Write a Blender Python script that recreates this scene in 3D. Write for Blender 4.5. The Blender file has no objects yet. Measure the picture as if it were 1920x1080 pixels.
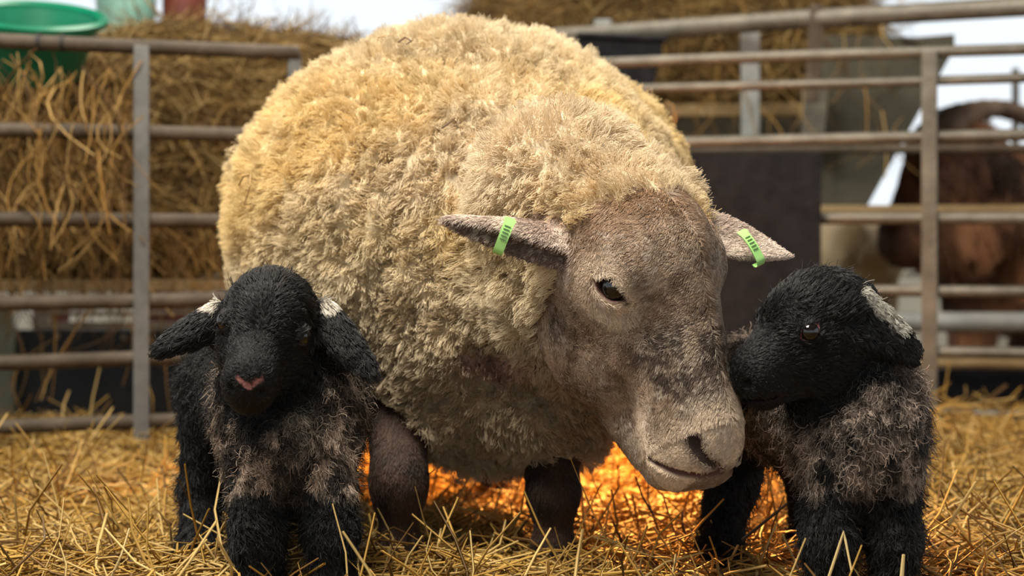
import bpy, math, random
import numpy as np
from mathutils import Vector, Matrix, kdtree

# ------------------------------------------------------------------ camera, sky, lights, exposure
sc = bpy.context.scene
COL = sc.collection
CAM_H, FPX = 0.42, 3200.0
HORIZON = 450.0
cam_d = bpy.data.cameras.new('camera')
cam = bpy.data.objects.new('camera', cam_d); COL.objects.link(cam)
cam.location = (0, 0, CAM_H); cam.rotation_euler = (math.pi/2, 0, 0)
cam_d.sensor_width = 36.0; cam_d.lens = FPX*36.0/1920.0
cam_d.shift_y = -(540.0-HORIZON)/1920.0
cam_d.clip_start = 0.05
cam_d.dof.use_dof = True; cam_d.dof.focus_distance = 2.02; cam_d.dof.aperture_fstop = 3.6
sc.camera = cam

w = bpy.data.worlds.new('sky'); sc.world = w; w.use_nodes = True
bg = w.node_tree.nodes['Background']
bg.inputs[0].default_value = (0.87, 0.94, 1.0, 1); bg.inputs[1].default_value = 1.05

def area(name, loc, target, size, power, col, sy=None):
    d = bpy.data.lights.new(name, 'AREA'); d.energy = power; d.color = col
    d.shape = 'RECTANGLE'; d.size = size; d.size_y = sy or size
    o = bpy.data.objects.new(name, d); COL.objects.link(o); o.location = loc
    o.rotation_euler = (Vector(target)-Vector(loc)).to_track_quat('-Z', 'Y').to_euler()
    return o
area('overhead_key_light', (-0.75, 1.45, 2.7), (-0.05, 2.4, 0.4), 1.1, 178, (1.0, 0.945, 0.83), 1.1)  # added key lamp for the overhead daylight; the roof has no opening
area('rear_fill_light', (-0.2, 4.0, 2.75), (0.0, 4.1, 0.3), 1.6, 60, (1.0, 0.92, 0.80), 1.0)  # added fill lamp, brightens the hay and rails at the back
sd = bpy.data.lights.new('heat_lamp_light', 'SPOT'); sd.energy = 420; sd.color = (1.0, 0.42, 0.08)
sd.spot_size = math.radians(75); sd.spot_blend = 0.6; sd.shadow_soft_size = 0.06
so = bpy.data.objects.new('heat_lamp_light', sd); COL.objects.link(so); so.location = (0.20, 3.55, 0.46)
so.rotation_euler = (Vector((-0.02, 2.74, 0.0))-Vector((0.20, 3.55, 0.46))).to_track_quat('-Z', 'Y').to_euler()

sc.view_settings.view_transform = 'Standard'; sc.view_settings.look = 'None'
sc.view_settings.exposure = 0.1; sc.view_settings.gamma = 1.0; sc.view_settings.use_curve_mapping = False

# ------------------------------------------------------------------ helpers
RNG = np.random.default_rng(7)
def P(px, py, Y):
    """a spot seen at that place in the photograph and standing at depth Y"""
    return np.array([(px-960.0)*Y/FPX, Y, CAM_H-(py-HORIZON)*Y/FPX])

def tag(o, label=None, cat=None, group=None, kind=None):
    if label: o['label'] = label
    if cat: o['category'] = cat
    if group: o['group'] = group
    if kind: o['kind'] = kind
    return o
def empty(name, loc):
    o = bpy.data.objects.new(name, None); COL.objects.link(o); o.location = loc; o.empty_display_size = 0.05
    return o
def put(o, parent):
    if parent is not None:
        o.parent = parent
        o.matrix_parent_inverse = Matrix.Translation(-Vector(parent.location)) if parent.parent is None else \
            Matrix.Translation(-(Vector(parent.location)))
    return o

def hashf(ix, iy, iz, seed):
    h = (ix.astype(np.uint32)*np.uint32(73856093)) ^ (iy.astype(np.uint32)*np.uint32(19349663)) ^ \
        (iz.astype(np.uint32)*np.uint32(83492791)) ^ np.uint32((seed*2654435761) & 0xffffffff)
    h ^= h >> np.uint32(13); h = h*np.uint32(0x5bd1e995); h ^= h >> np.uint32(15)
    h = h*np.uint32(0x27d4eb2d); h ^= h >> np.uint32(13)
    return h.astype(np.float32)/np.float32(4294967295.0)
def noise3(p, seed=0):
    """value noise, 0..1"""
    i = np.floor(p).astype(np.int64); f = (p-i).astype(np.float32)
    u = f*f*(3-2*f); r = 0
    for a in (0, 1):
        for b in (0, 1):
            for c in (0, 1):
                wgt = (u[:, 0] if a else 1-u[:, 0])*(u[:, 1] if b else 1-u[:, 1])*(u[:, 2] if c else 1-u[:, 2])
                r = r+wgt*hashf(i[:, 0]+a, i[:, 1]+b, i[:, 2]+c, seed)
    return r
def fbm(p, seed=0, octv=3):
    r = 0; a = 0.5; t = 0
    for k in range(octv):
        r = r+a*noise3(p*(2.0**k), seed+k*17); t += a; a *= 0.5
    return r/t
def sstep(a, b, x):
    t = np.clip((x-a)/(b-a), 0, 1); return t*t*(3-2*t)
def mixc(a, b, t):
    return np.asarray(a)*(1-t[:, None])+np.asarray(b)*t[:, None]
def unit(v):
    v = np.asarray(v, float); return v/np.maximum(np.linalg.norm(v, axis=-1, keepdims=True), 1e-9)

# ---- mesh from numpy
def mesh_np(name, V, F, mat, parent=None, smooth=True, col=None):
    V = np.asarray(V, np.float32); F = np.asarray(F, np.int32)
    me = bpy.data.meshes.new(name)
    me.vertices.add(len(V)); me.vertices.foreach_set('co', V.ravel())
    k = F.shape[1]; me.loops.add(F.size); me.loops.foreach_set('vertex_index', F.ravel())
    me.polygons.add(len(F)); me.polygons.foreach_set('loop_start', np.arange(len(F), dtype=np.int32)*k)
    if smooth: me.polygons.foreach_set('use_smooth', np.ones(len(F), bool))
    if col is not None:
        at = me.attributes.new('col', 'FLOAT_COLOR', 'POINT')
        c4 = np.ones((len(V), 4), np.float32); c4[:, :3] = col; at.data.foreach_set('color', c4.ravel())
    me.update(calc_edges=True); me.validate()
    me.materials.append(mat)
    o = bpy.data.objects.new(name, me); COL.objects.link(o)
    return put(o, parent)
class MB:
    """collects tubes, boxes and prisms for one mesh"""
    def __init__(s): s.v = []; s.f = []
    def add(s, V, F):
        b = len(s.v); s.v += [tuple(map(float, x)) for x in V]; s.f += [tuple(int(i)+b for i in f) for f in F]
    def tube(s, pts, r, n=14, cap=True):
        pts = [np.asarray(p, float) for p in pts]; rs = r if hasattr(r, '__len__') else [r]*len(pts)
        V = []; F = []
        t0 = unit(pts[1]-pts[0]); up = np.array([0, 0, 1.0]) if abs(t0[2]) < 0.9 else np.array([1.0, 0, 0])
        for i, p in enumerate(pts):
            t = unit(pts[min(i+1, len(pts)-1)]-pts[max(i-1, 0)])
            a = unit(np.cross(t, up)); b = np.cross(a, t)
            for j in range(n):
                th = 2*math.pi*j/n; V.append(p+rs[i]*(math.cos(th)*a+math.sin(th)*b))
        for i in range(len(pts)-1):
            for j in range(n):
                F.append((i*n+j, i*n+(j+1) % n, (i+1)*n+(j+1) % n, (i+1)*n+j))
        if cap: F.append(tuple(range(n))[::-1]); F.append(tuple((len(pts)-1)*n+j for j in range(n)))
        s.add(V, F); return s
    def box(s, c, size, R=None):
        c = np.asarray(c, float); h = np.asarray(size, float)/2
        V = [np.array([x, y, z])*h for x in (-1, 1) for y in (-1, 1) for z in (-1, 1)]
        if R is not None: V = [R@v for v in V]
        s.add([v+c for v in V], [(0, 1, 3, 2), (4, 6, 7, 5), (0, 4, 5, 1), (2, 3, 7, 6), (0, 2, 6, 4), (1, 5, 7, 3)]); return s
    def prism(s, poly, d):
        """closed polygon (list of 3-D points) pushed along d"""
        n = len(poly); V = [np.asarray(p, float) for p in poly]; V += [v+np.asarray(d, float) for v in V]
        F = [tuple(range(n)), tuple(range(2*n-1, n-1, -1))]+[(i, i+n, (i+1) % n+n, (i+1) % n) for i in range(n)]
        s.add(V, F); return s
    def lathe(s, prof, c, n=40, axis=None):
        V = []; F = []
        for (r, z) in prof:
            for j in range(n):
                th = 2*math.pi*j/n; V.append(np.array([r*math.cos(th), r*math.sin(th), z]))
        if axis is not None: V = [axis@v for v in V]
        V = [v+np.asarray(c, float) for v in V]
        for i in range(len(prof)-1):
            for j in range(n): F.append((i*n+j, i*n+(j+1) % n, (i+1)*n+(j+1) % n, (i+1)*n+j))
        s.add(V, F); return s
    def build(s, name, mat, parent=None, smooth=None, bevel=0.0):
        me = bpy.data.meshes.new(name); me.from_pydata(s.v, [], s.f); me.update()
        import bmesh
        bm = bmesh.new(); bm.from_mesh(me); bmesh.ops.recalc_face_normals(bm, faces=bm.faces[:])
        if bevel: bmesh.ops.bevel(bm, geom=bm.edges[:], offset=bevel, segments=2, affect='EDGES', profile=0.6)
        bm.to_mesh(me); bm.free()
        if smooth:
            me.polygons.foreach_set('use_smooth', np.ones(len(me.polygons), bool))
            me.set_sharp_from_angle(angle=math.radians(40))
        me.materials.append(mat)
        o = bpy.data.objects.new(name, me); COL.objects.link(o); return put(o, parent)

# ---- distance fields and surface nets (for the animals)
class Ell:
    def __init__(s, c, r, R=None):
        s.c = np.asarray(c, float); s.r = np.asarray(r, float); s.R = np.eye(3) if R is None else np.asarray(R, float)
        e = np.abs(s.R)@s.r; s.lo = s.c-e; s.hi = s.c+e
    def __call__(s, p):
        q = (p-s.c)@s.R
        k0 = np.linalg.norm(q/s.r, axis=-1); k1 = np.linalg.norm(q/(s.r**2), axis=-1)
        return k0*(k0-1.0)/np.maximum(k1, 1e-6)
class Cone:
    def __init__(s, a, b, ra, rb):
        s.a = np.asarray(a, float); s.b = np.asarray(b, float); s.ra, s.rb = ra, rb
        s.lo = np.minimum(s.a-ra, s.b-rb); s.hi = np.maximum(s.a+ra, s.b+rb)
    def __call__(s, p):
        ab = s.b-s.a; t = np.clip(((p-s.a)@ab)/(ab@ab), 0, 1)
        return np.linalg.norm(p-s.a-t[..., None]*ab, axis=-1)-(s.ra+(s.rb-s.ra)*t)
class Leaf:
    """an ear: base, tip, width direction, half width, half thickness, cupping"""
    def __init__(s, a, b, wd, hw, th, cup=0.0, curl=0.0, blunt=0.6, base=0.35):
        s.a = np.asarray(a, float); s.b = np.asarray(b, float); s.L = np.linalg.norm(s.b-s.a)
        s.t = unit(s.b-s.a); s.w = unit(np.asarray(wd, float)-np.dot(wd, s.t)*s.t); s.n = np.cross(s.t, s.w)
        s.hw, s.th, s.cup, s.curl, s.blunt, s.base = hw, th, cup, curl, blunt, base
        m = hw+abs(curl)*s.L+0.02; s.lo = np.minimum(s.a, s.b)-m; s.hi = np.maximum(s.a, s.b)+m
    def __call__(s, p):
        q = p-s.a; x = q@s.t/s.L; y = q@s.w; z = q@s.n
        z = z-s.cup*(y/s.hw)**2*s.hw-s.curl*s.L*x*x
        xc = np.clip(x, 0, 1)
        prof = (s.base+(1-s.base)*np.sin(np.clip(xc/0.55, 0, 1)*math.pi/2))*np.power(np.clip(1-xc, 1e-4, 1), s.blunt)*1.35
        prof = np.minimum(prof, 1.05)
        hw = np.maximum(s.hw*prof, 0.0015); th = np.maximum(s.th*np.sqrt(np.clip(prof, 0, 1)), 0.0015)
        d = (np.sqrt((y/hw)**2+(z/th)**2)-1.0)*th
        return np.maximum(d, (np.abs(x-0.5)-0.5)*s.L)
def smin(a, b, k):
    if k <= 0: return np.minimum(a, b)
    h = np.clip(0.5+0.5*(b-a)/k, 0, 1); return b+(a-b)*h-k*h*(1-h)
def sdf_eval(prims, p):
    d = np.full(len(p), 1.0)
    for it in prims:
        pr, k = it[0], it[1]
        if len(it) > 2: d = -smin(-d, pr(p), k)
        else: d = smin(d, pr(p), k)
    return d
def sdf_mesh(prims, h, lo, hi):
    lo = np.asarray(lo, float); n = np.ceil((np.asarray(hi)-lo)/h).astype(int)+1
    D = np.full(n, 0.25, np.float32)
    ax = [lo[i]+h*np.arange(n[i]) for i in range(3)]
    for it in prims:
        pr, k = it[0], it[1]; m = max(k, 0.0)+4*h+0.012
        a = np.clip(np.floor((pr.lo-m-lo)/h).astype(int), 0, n); b = np.clip(np.ceil((pr.hi+m-lo)/h).astype(int)+1, 0, n)
        if np.any(b <= a): continue
        sl = tuple(slice(a[i], b[i]) for i in range(3))
        g = np.stack(np.meshgrid(*[ax[i][sl[i]] for i in range(3)], indexing='ij'), -1).reshape(-1, 3)
        d = pr(g).reshape(D[sl].shape).astype(np.float32)
        D[sl] = -smin(-D[sl], d, k) if len(it) > 2 else smin(D[sl], d, k)
    return surface_nets(D, lo, h)
def surface_nets(D, lo, h):
    S = D < 0; n = np.array(D.shape)
    c = np.zeros(n-1, np.int8)
    for a in (0, 1):
        for b in (0, 1):
            for e in (0, 1): c += S[a:n[0]-1+a, b:n[1]-1+b, e:n[2]-1+e]
    act = (c > 0) & (c < 8); idx = np.full(n-1, -1, np.int64); I = np.argwhere(act); idx[act] = np.arange(len(I))
    pos = np.zeros((len(I), 3)); cnt = np.zeros(len(I))
    cor = [(a, b, e) for a in (0, 1) for b in (0, 1) for e in (0, 1)]
    val = {q: D[I[:, 0]+q[0], I[:, 1]+q[1], I[:, 2]+q[2]] for q in cor}
    for i, q in enumerate(cor):
        for r in cor[i+1:]:
            if sum(abs(q[k]-r[k]) for k in range(3)) != 1: continue
            d0, d1 = val[q], val[r]; m = (d0 < 0) != (d1 < 0)
            t = np.where(m, d0/np.where(m, d0-d1, 1), 0)
            pt = np.array(q)+t[:, None]*(np.array(r)-np.array(q))
            pos += pt*m[:, None]; cnt += m
    V = lo+h*(I+pos/np.maximum(cnt, 1)[:, None])
    F = []
    for ax in range(3):
        o1, o2 = (ax+1) % 3, (ax+2) % 3
        A = [slice(None)]*3; B = [slice(None)]*3
        A[ax] = slice(0, n[ax]-1); B[ax] = slice(1, n[ax])
        s0 = S[tuple(A)]; s1 = S[tuple(B)]
        E = np.argwhere(s0 != s1)
        E = E[(E[:, o1] > 0) & (E[:, o2] > 0) & (E[:, o1] < n[o1]-1) & (E[:, o2] < n[o2]-1)]
        inside = s0[E[:, 0], E[:, 1], E[:, 2]]
        def ci(d1, d2):
            q = E.copy(); q[:, o1] -= d1; q[:, o2] -= d2; return idx[q[:, 0], q[:, 1], q[:, 2]]
        Q = np.stack([ci(1, 1), ci(0, 1), ci(0, 0), ci(1, 0)], 1)
        Q[~inside] = Q[~inside][:, ::-1]; F.append(Q)
    F = np.concatenate(F); F = F[(F >= 0).all(1)]
    return V, F
def relax(V, F, it=1, lam=0.5):
    e = np.concatenate([F[:, [0, 1]], F[:, [1, 2]], F[:, [2, 3]], F[:, [3, 0]]]); e = np.concatenate([e, e[:, ::-1]])
    deg = np.bincount(e[:, 0], minlength=len(V))
    for _ in range(it):
        m = np.stack([np.bincount(e[:, 0], V[e[:, 1], k], minlength=len(V)) for k in range(3)], 1)/np.maximum(deg, 1)[:, None]
        V = V+lam*(m-V)
    return V
def vnormals(V, F):
    fn = np.cross(V[F[:, 2]]-V[F[:, 0]], V[F[:, 3]]-V[F[:, 1]]); N = np.zeros_like(V)
    for j in range(4):
        for k in range(3): N[:, k] += np.bincount(F[:, j], fn[:, k], minlength=len(V))
    return unit(N)
def sample(V, F, N, n, wfun=None, rng=RNG):
    T = np.concatenate([F[:, [0, 1, 2]], F[:, [0, 2, 3]]])
    a = 0.5*np.linalg.norm(np.cross(V[T[:, 1]]-V[T[:, 0]], V[T[:, 2]]-V[T[:, 0]]), axis=1)
    if wfun is not None:
        cc = V[T].mean(1); nn = unit(N[T].mean(1)); a = a*wfun(cc, nn)
    cs = np.cumsum(a); t = T[np.searchsorted(cs, rng.random(n)*cs[-1]).clip(0, len(T)-1)]
    u = rng.random(n); v = rng.random(n); fl = u+v > 1; u[fl] = 1-u[fl]; v[fl] = 1-v[fl]; ww = 1-u-v
    pp = V[t[:, 0]]*ww[:, None]+V[t[:, 1]]*u[:, None]+V[t[:, 2]]*v[:, None]
    nn = unit(N[t[:, 0]]*ww[:, None]+N[t[:, 1]]*u[:, None]+N[t[:, 2]]*v[:, None])
    return pp, nn
def hair_obj(name, pts, r0, r1, col, mat, parent, label=None):
    """pts (n,k,3): strands of hair as one curves object"""
    n, k, _ = pts.shape
    cu = bpy.data.hair_curves.new(name); cu.add_curves([k]*n)
    cu.attributes['position'].data.foreach_set('vector', np.ascontiguousarray(pts, np.float32).ravel())
    t = np.linspace(0, 1, k); r0 = np.broadcast_to(np.asarray(r0, float), (n,)); r1 = np.broadcast_to(np.asarray(r1, float), (n,))
    rad = r0[:, None]*(1-t)+r1[:, None]*t
    at = cu.attributes.get('radius') or cu.attributes.new('radius', 'FLOAT', 'POINT')
    at.data.foreach_set('value', rad.astype(np.float32).ravel())
    ca = cu.attributes.new('col', 'FLOAT_COLOR', 'CURVE'); c4 = np.ones((n, 4), np.float32); c4[:, :3] = np.clip(col, 0, 1)
    ca.data.foreach_set('color', c4.ravel())
    cu.materials.append(mat)
    o = bpy.data.objects.new(name, cu); COL.objects.link(o); o['kind'] = 'stuff'
    if label: o['label'] = label
    return put(o, parent)
def tangent(N, d):
    d = np.broadcast_to(np.asarray(d, float), N.shape); return unit(d-(d*N).sum(1, keepdims=True)*N+1e-6)
def grow(Pn, N, D, L, k, wav=0.0, turns=2.0, rng=RNG):
    """strands from roots Pn, first along N then bending to D; curl of radius wav"""
    n = len(Pn); t = np.linspace(0, 1, k)[None, :, None]; L = np.broadcast_to(np.asarray(L, float), (n,))[:, None, None]
    pts = Pn[:, None, :]+L*(N[:, None, :]*(t-0.45*t*t)+D[:, None, :]*(0.35*t+0.65*t*t))
    if np.any(np.asarray(wav) > 0):
        a = unit(np.cross(N, rng.normal(size=N.shape))); b = np.cross(N, a); ph = rng.random((n, 1, 1))*6.28
        sg = np.where(rng.random((n, 1, 1)) < 0.5, -1, 1)
        wv = np.broadcast_to(np.asarray(wav, float), (n,))[:, None, None]*np.minimum(t*2.5, 1)
        pts = pts+wv*(a[:, None, :]*np.cos(ph+sg*6.28*turns*t)+b[:, None, :]*np.sin(ph+sg*6.28*turns*t)-a[:, None, :]*np.cos(ph)*0)
    return pts
def clump(pts, centres, strength, power=1.4, jitter=None):
    """draw strands towards the strand that leads their lock"""
    tree = kdtree.KDTree(len(centres))
    for i, ci in enumerate(centres): tree.insert(pts[ci, 0], i)
    tree.balance()
    near = np.array([tree.find(p)[1] for p in pts[:, 0]])
    lead = pts[np.asarray(centres)[near]]
    t = np.linspace(0, 1, pts.shape[1])[None, :, None]**power
    s = np.broadcast_to(np.asarray(strength, float), (len(pts),))[:, None, None]
    return pts+(lead-pts)*t*s, near

# ---- materials
def nmat(name, rough=0.6, spec=0.3, metal=0.0):
    m = bpy.data.materials.new(name); m.use_nodes = True; nt = m.node_tree; b = nt.nodes['Principled BSDF']
    b.inputs['Roughness'].default_value = rough; b.inputs['Specular IOR Level'].default_value = spec
    b.inputs['Metallic'].default_value = metal
    return m, nt, b
def attr_mat(name, rough=0.6, spec=0.25, translucent=0.0, tint=(1, 1, 1), bump=0.0, bscale=200):
    m, nt, b = nmat(name, rough, spec)
    a = nt.nodes.new('ShaderNodeAttribute'); a.attribute_name = 'col'
    nt.links.new(a.outputs['Color'], b.inputs['Base Color'])
    if translucent:
        t = nt.nodes.new('ShaderNodeBsdfTranslucent'); nt.links.new(a.outputs['Color'], t.inputs['Color'])
        mx = nt.nodes.new('ShaderNodeMixShader'); mx.inputs[0].default_value = translucent
        nt.links.new(b.outputs[0], mx.inputs[1]); nt.links.new(t.outputs[0], mx.inputs[2])
        nt.links.new(mx.outputs[0], nt.nodes['Material Output'].inputs['Surface'])
    if bump:
        tc = nt.nodes.new('ShaderNodeTexCoord'); n = nt.nodes.new('ShaderNodeTexNoise'); n.inputs['Scale'].default_value = bscale
        n.inputs['Detail'].default_value = 4; nt.links.new(tc.outputs['Object'], n.inputs['Vector'])
        bp = nt.nodes.new('ShaderNodeBump'); bp.inputs['Strength'].default_value = bump; bp.inputs['Distance'].default_value = 0.004
        nt.links.new(n.outputs['Fac'], bp.inputs['Height']); nt.links.new(bp.outputs['Normal'], b.inputs['Normal'])
    return m
def mottled(name, stops, scale=8, detail=5, rough=0.6, spec=0.3, metal=0.0, bump=0.0, bscale=60, stretch=(1, 1, 1)):
    """procedural: noise through a colour ramp"""
    m, nt, b = nmat(name, rough, spec, metal)
    tc = nt.nodes.new('ShaderNodeTexCoord'); mp = nt.nodes.new('ShaderNodeMapping'); mp.inputs['Scale'].default_value = stretch
    n = nt.nodes.new('ShaderNodeTexNoise'); n.inputs['Scale'].default_value = scale; n.inputs['Detail'].default_value = detail
    n.inputs['Roughness'].default_value = 0.65
    r = nt.nodes.new('ShaderNodeValToRGB'); e = r.color_ramp.elements
    while len(e) > 1: e.remove(e[-1])
    for i, (ps, c) in enumerate(stops):
        x = e[0] if i == 0 else e.new(ps); x.position = ps; x.color = (*c, 1)
    nt.links.new(tc.outputs['Object'], mp.inputs[0]); nt.links.new(mp.outputs[0], n.inputs['Vector'])
    nt.links.new(n.outputs['Fac'], r.inputs[0]); nt.links.new(r.outputs[0], b.inputs['Base Color'])
    if bump:
        n2 = nt.nodes.new('ShaderNodeTexNoise'); n2.inputs['Scale'].default_value = bscale; n2.inputs['Detail'].default_value = 4
        nt.links.new(mp.outputs[0], n2.inputs['Vector'])
        bp = nt.nodes.new('ShaderNodeBump'); bp.inputs['Strength'].default_value = bump; bp.inputs['Distance'].default_value = 0.005
        nt.links.new(n2.outputs['Fac'], bp.inputs['Height']); nt.links.new(bp.outputs['Normal'], b.inputs['Normal'])
    return m
def plain(name, c, rough=0.5, spec=0.4):
    m, nt, b = nmat(name, rough, spec); b.inputs['Base Color'].default_value = (*c, 1); return m

M_pipe = mottled('galvanised_pipe', [(0.3, (0.070, 0.060, 0.043)), (0.5, (0.115, 0.102, 0.078)), (0.7, (0.165, 0.15, 0.118))], 14, rough=0.5, spec=0.4, metal=0.25, bump=0.25)
M_pipe_brown = mottled('dusty_brown_pipe', [(0.3, (0.038, 0.027, 0.016)), (0.52, (0.065, 0.047, 0.030)), (0.72, (0.105, 0.08, 0.055))], 12, rough=0.65, spec=0.3, bump=0.3)
M_post_grey = mottled('worn_grey_steel', [(0.3, (0.10, 0.10, 0.095)), (0.6, (0.155, 0.15, 0.14)), (0.8, (0.20, 0.195, 0.18))], 18, rough=0.55, metal=0.2, bump=0.2)
M_post_pale = mottled('pale_galvanised_plate', [(0.3, (0.19, 0.20, 0.19)), (0.6, (0.28, 0.285, 0.27)), (0.8, (0.34, 0.34, 0.31))], 18, rough=0.5, metal=0.2)
M_hopper = mottled('dull_hopper_plate', [(0.3, (0.050, 0.046, 0.033)), (0.55, (0.075, 0.069, 0.05)), (0.8, (0.10, 0.092, 0.07))], 5, rough=0.8, spec=0.12)
M_black = mottled('black_recycled_plastic', [(0.35, (0.007, 0.0075, 0.009)), (0.6, (0.012, 0.0125, 0.015)), (0.8, (0.018, 0.019, 0.022))], 30, rough=0.85, spec=0.12, bump=0.2)
M_slate = mottled('slate_blue_board', [(0.3, (0.022, 0.028, 0.032)), (0.6, (0.035, 0.042, 0.046)), (0.8, (0.055, 0.06, 0.06))], 9, rough=0.6)
M_wood = mottled('dusty_timber', [(0.3, (0.16, 0.105, 0.05)), (0.55, (0.26, 0.18, 0.09)), (0.8, (0.36, 0.27, 0.15))], 6, rough=0.8, spec=0.15, stretch=(1, 6, 6), bump=0.3)
M_cream = mottled('cream_painted_steel', [(0.3, (0.26, 0.23, 0.17)), (0.6, (0.42, 0.38, 0.29)), (0.8, (0.52, 0.48, 0.38))], 10, rough=0.6)
M_sage = mottled('sage_painted_steel', [(0.3, (0.17, 0.19, 0.14)), (0.6, (0.25, 0.27, 0.20)), (0.8, (0.33, 0.34, 0.27))], 10, rough=0.6)
M_red = mottled('dark_red_plastic', [(0.35, (0.09, 0.018, 0.012)), (0.7, (0.16, 0.035, 0.022))], 10, rough=0.5)
M_teal = mottled('pale_teal_plastic', [(0.3, (0.10, 0.22, 0.17)), (0.55, (0.20, 0.36, 0.29)), (0.75, (0.30, 0.44, 0.44))], 10, rough=0.5)
M_green = mottled('green_bucket_plastic', [(0.3, (0.0, 0.105, 0.05)), (0.6, (0.0, 0.16, 0.08)), (0.85, (0.01, 0.20, 0.11))], 6, rough=0.35, spec=0.5)
M_strap = plain('black_strap', (0.012, 0.012, 0.012), 0.6)
M_straw = attr_mat('straw', 0.55, 0.2, translucent=0.15)
M_strawbed = mottled('trodden_straw', [(0.3, (0.055, 0.03, 0.008)), (0.55, (0.13, 0.075, 0.02)), (0.8, (0.25, 0.155, 0.05))], 60, 8, rough=0.9, spec=0.1, bump=1.0, bscale=120)
M_haycore = mottled('hay_core', [(0.3, (0.035, 0.02, 0.008)), (0.55, (0.085, 0.05, 0.018)), (0.8, (0.17, 0.105, 0.04))], 25, 7, rough=0.9, spec=0.1, bump=1.0, bscale=60)
M_ground = mottled('yard_ground', [(0.3, (0.22, 0.17, 0.11)), (0.7, (0.36, 0.30, 0.21))], 2, rough=0.95, spec=0.1)
M_roof = mottled('added_roof_grey', [(0.3, (0.16, 0.15, 0.14)), (0.7, (0.24, 0.23, 0.21))], 3, rough=0.9, spec=0.1)
M_wool = attr_mat('wool_fibre', 0.7, 0.15, translucent=0.25)
M_fur = attr_mat('hair_fibre', 0.5, 0.3)
M_furblack = attr_mat('lamb_hair_fibre', 0.45, 0.25)
M_skin = attr_mat('hide', 0.7, 0.2, bump=0.4, bscale=350)
M_eye = plain('dark_eye', (0.006, 0.005, 0.005), 0.06, 0.6)
M_iris = plain('brown_iris', (0.05, 0.03, 0.015), 0.1, 0.6)
M_lid = mottled('pink_brown_lid', [(0.3, (0.10, 0.045, 0.035)), (0.7, (0.22, 0.115, 0.09))], 60, rough=0.4)
M_pink = mottled('pink_muzzle_skin', [(0.3, (0.30, 0.115, 0.10)), (0.7, (0.46, 0.20, 0.18))], 80, rough=0.35)
M_hoof = mottled('dark_hoof', [(0.3, (0.02, 0.016, 0.012)), (0.7, (0.06, 0.05, 0.04))], 30, rough=0.5)
M_tag = plain('lime_tag_plastic', (0.36, 0.68, 0.20), 0.4, 0.4)
M_print = plain('dark_tag_print', (0.08, 0.14, 0.05), 0.6)
M_horn = mottled('brown_horn', [(0.3, (0.09, 0.055, 0.035)), (0.7, (0.20, 0.135, 0.095))], 20, rough=0.6, bump=0.5, bscale=30)

# ------------------------------------------------------------------ the barn: floor, ground, added roof
def bed_h(x, y):
    p = np.stack([np.asarray(x, float), np.asarray(y, float), np.zeros_like(x)], -1)
    return 0.045*(fbm(p*3.1+5, 3, 3)-0.5)+0.02*(noise3(p*14, 9)-0.5)+0.03*sstep(3.0, 3.45, np.asarray(y, float))-0.016-0.030*np.exp(-((np.asarray(x, float)+0.05)/0.42)**2-((np.asarray(y, float)-2.7)/0.42)**2)-0.10*sstep(3.5, 3.72, np.asarray(y, float)-0.28*sstep(0.1, 0.5, np.asarray(x, float)))
gx = np.linspace(-2.6, 2.6, 210); gy = np.linspace(0.9, 5.2, 180)
GX, GY = np.meshgrid(gx, gy, indexing='ij')
GZ = bed_h(GX.ravel(), GY.ravel())
GZ = GZ-0.085*sstep(1.9, 2.6, np.abs(GX.ravel()))
gi = np.arange(GX.size).reshape(GX.shape)
GF = np.stack([gi[:-1, :-1], gi[1:, :-1], gi[1:, 1:], gi[:-1, 1:]], -1).reshape(-1, 4)
floor = MB().box((0, 3.0, -0.14), (12, 14, 0.1)).build('floor', M_ground); tag(floor, 'pale dusty barn floor beyond the pens', kind='structure')
ground = MB().box((0, 60, -0.19), (160, 100, 0.06)).build('ground', M_ground); tag(ground, 'pale yard ground outside the barn', kind='structure')
bed = mesh_np('straw_bed', np.stack([GX.ravel(), GY.ravel(), GZ], 1), GF, M_strawbed)
tag(bed, 'trodden golden straw bedding covering the pen floor', 'straw', kind='stuff')
roof = MB().box((0, 0.8, 3.0), (11, 13.8, 0.05)).build('sky_blocking_roof', M_roof); tag(roof, 'unseen grey barn roof added over the pens to cut the sky light', kind='structure')  # out of view; added and sized to hold back sky light

# ------------------------------------------------------------------ gates and hurdles
def lerp(a, b, t): return np.asarray(a)*(1-t)+np.asarray(b)*t
def gate(name, label, A, B, zs, r, mat, posts, pr, pmat, foot=-0.05, top=None, rext=None):
    """A, B ground ends; zs rail heights; posts positions 0..1 along the gate"""
    A = np.array([*A, 0.0]); B = np.array([*B, 0.0]); g = empty(name, tuple(lerp(A, B, 0.5)))
    tag(g, label, 'gate')
    u = unit(B-A); nrm = np.array([u[1], -u[0], 0])
    if nrm[1] > 0: nrm = -nrm
    for i, z in enumerate(zs):
        rr = r[i] if hasattr(r, '__len__') else r
        mm = mat[i] if isinstance(mat, (list, tuple)) else mat
        pts = [lerp(A, B, t)+np.array([0, 0, z+0.0015*math.sin(7*t+i*2)]) for t in np.linspace(0, 1, 9)]
        MB().tube(pts, rr, 16).build('rail', mm, g, smooth=True)
    for t, half, front in posts:
        c = lerp(A, B, t)+nrm*front; tp = top or max(zs)
        MB().box(c+np.array([0, 0, (foot+tp)/2]), (half*2, 0.012, tp-foot), np.stack([u, nrm, np.array([0, 0, 1.0])], 1)).build('upright', pmat, g, bevel=0.002)
    return g
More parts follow.
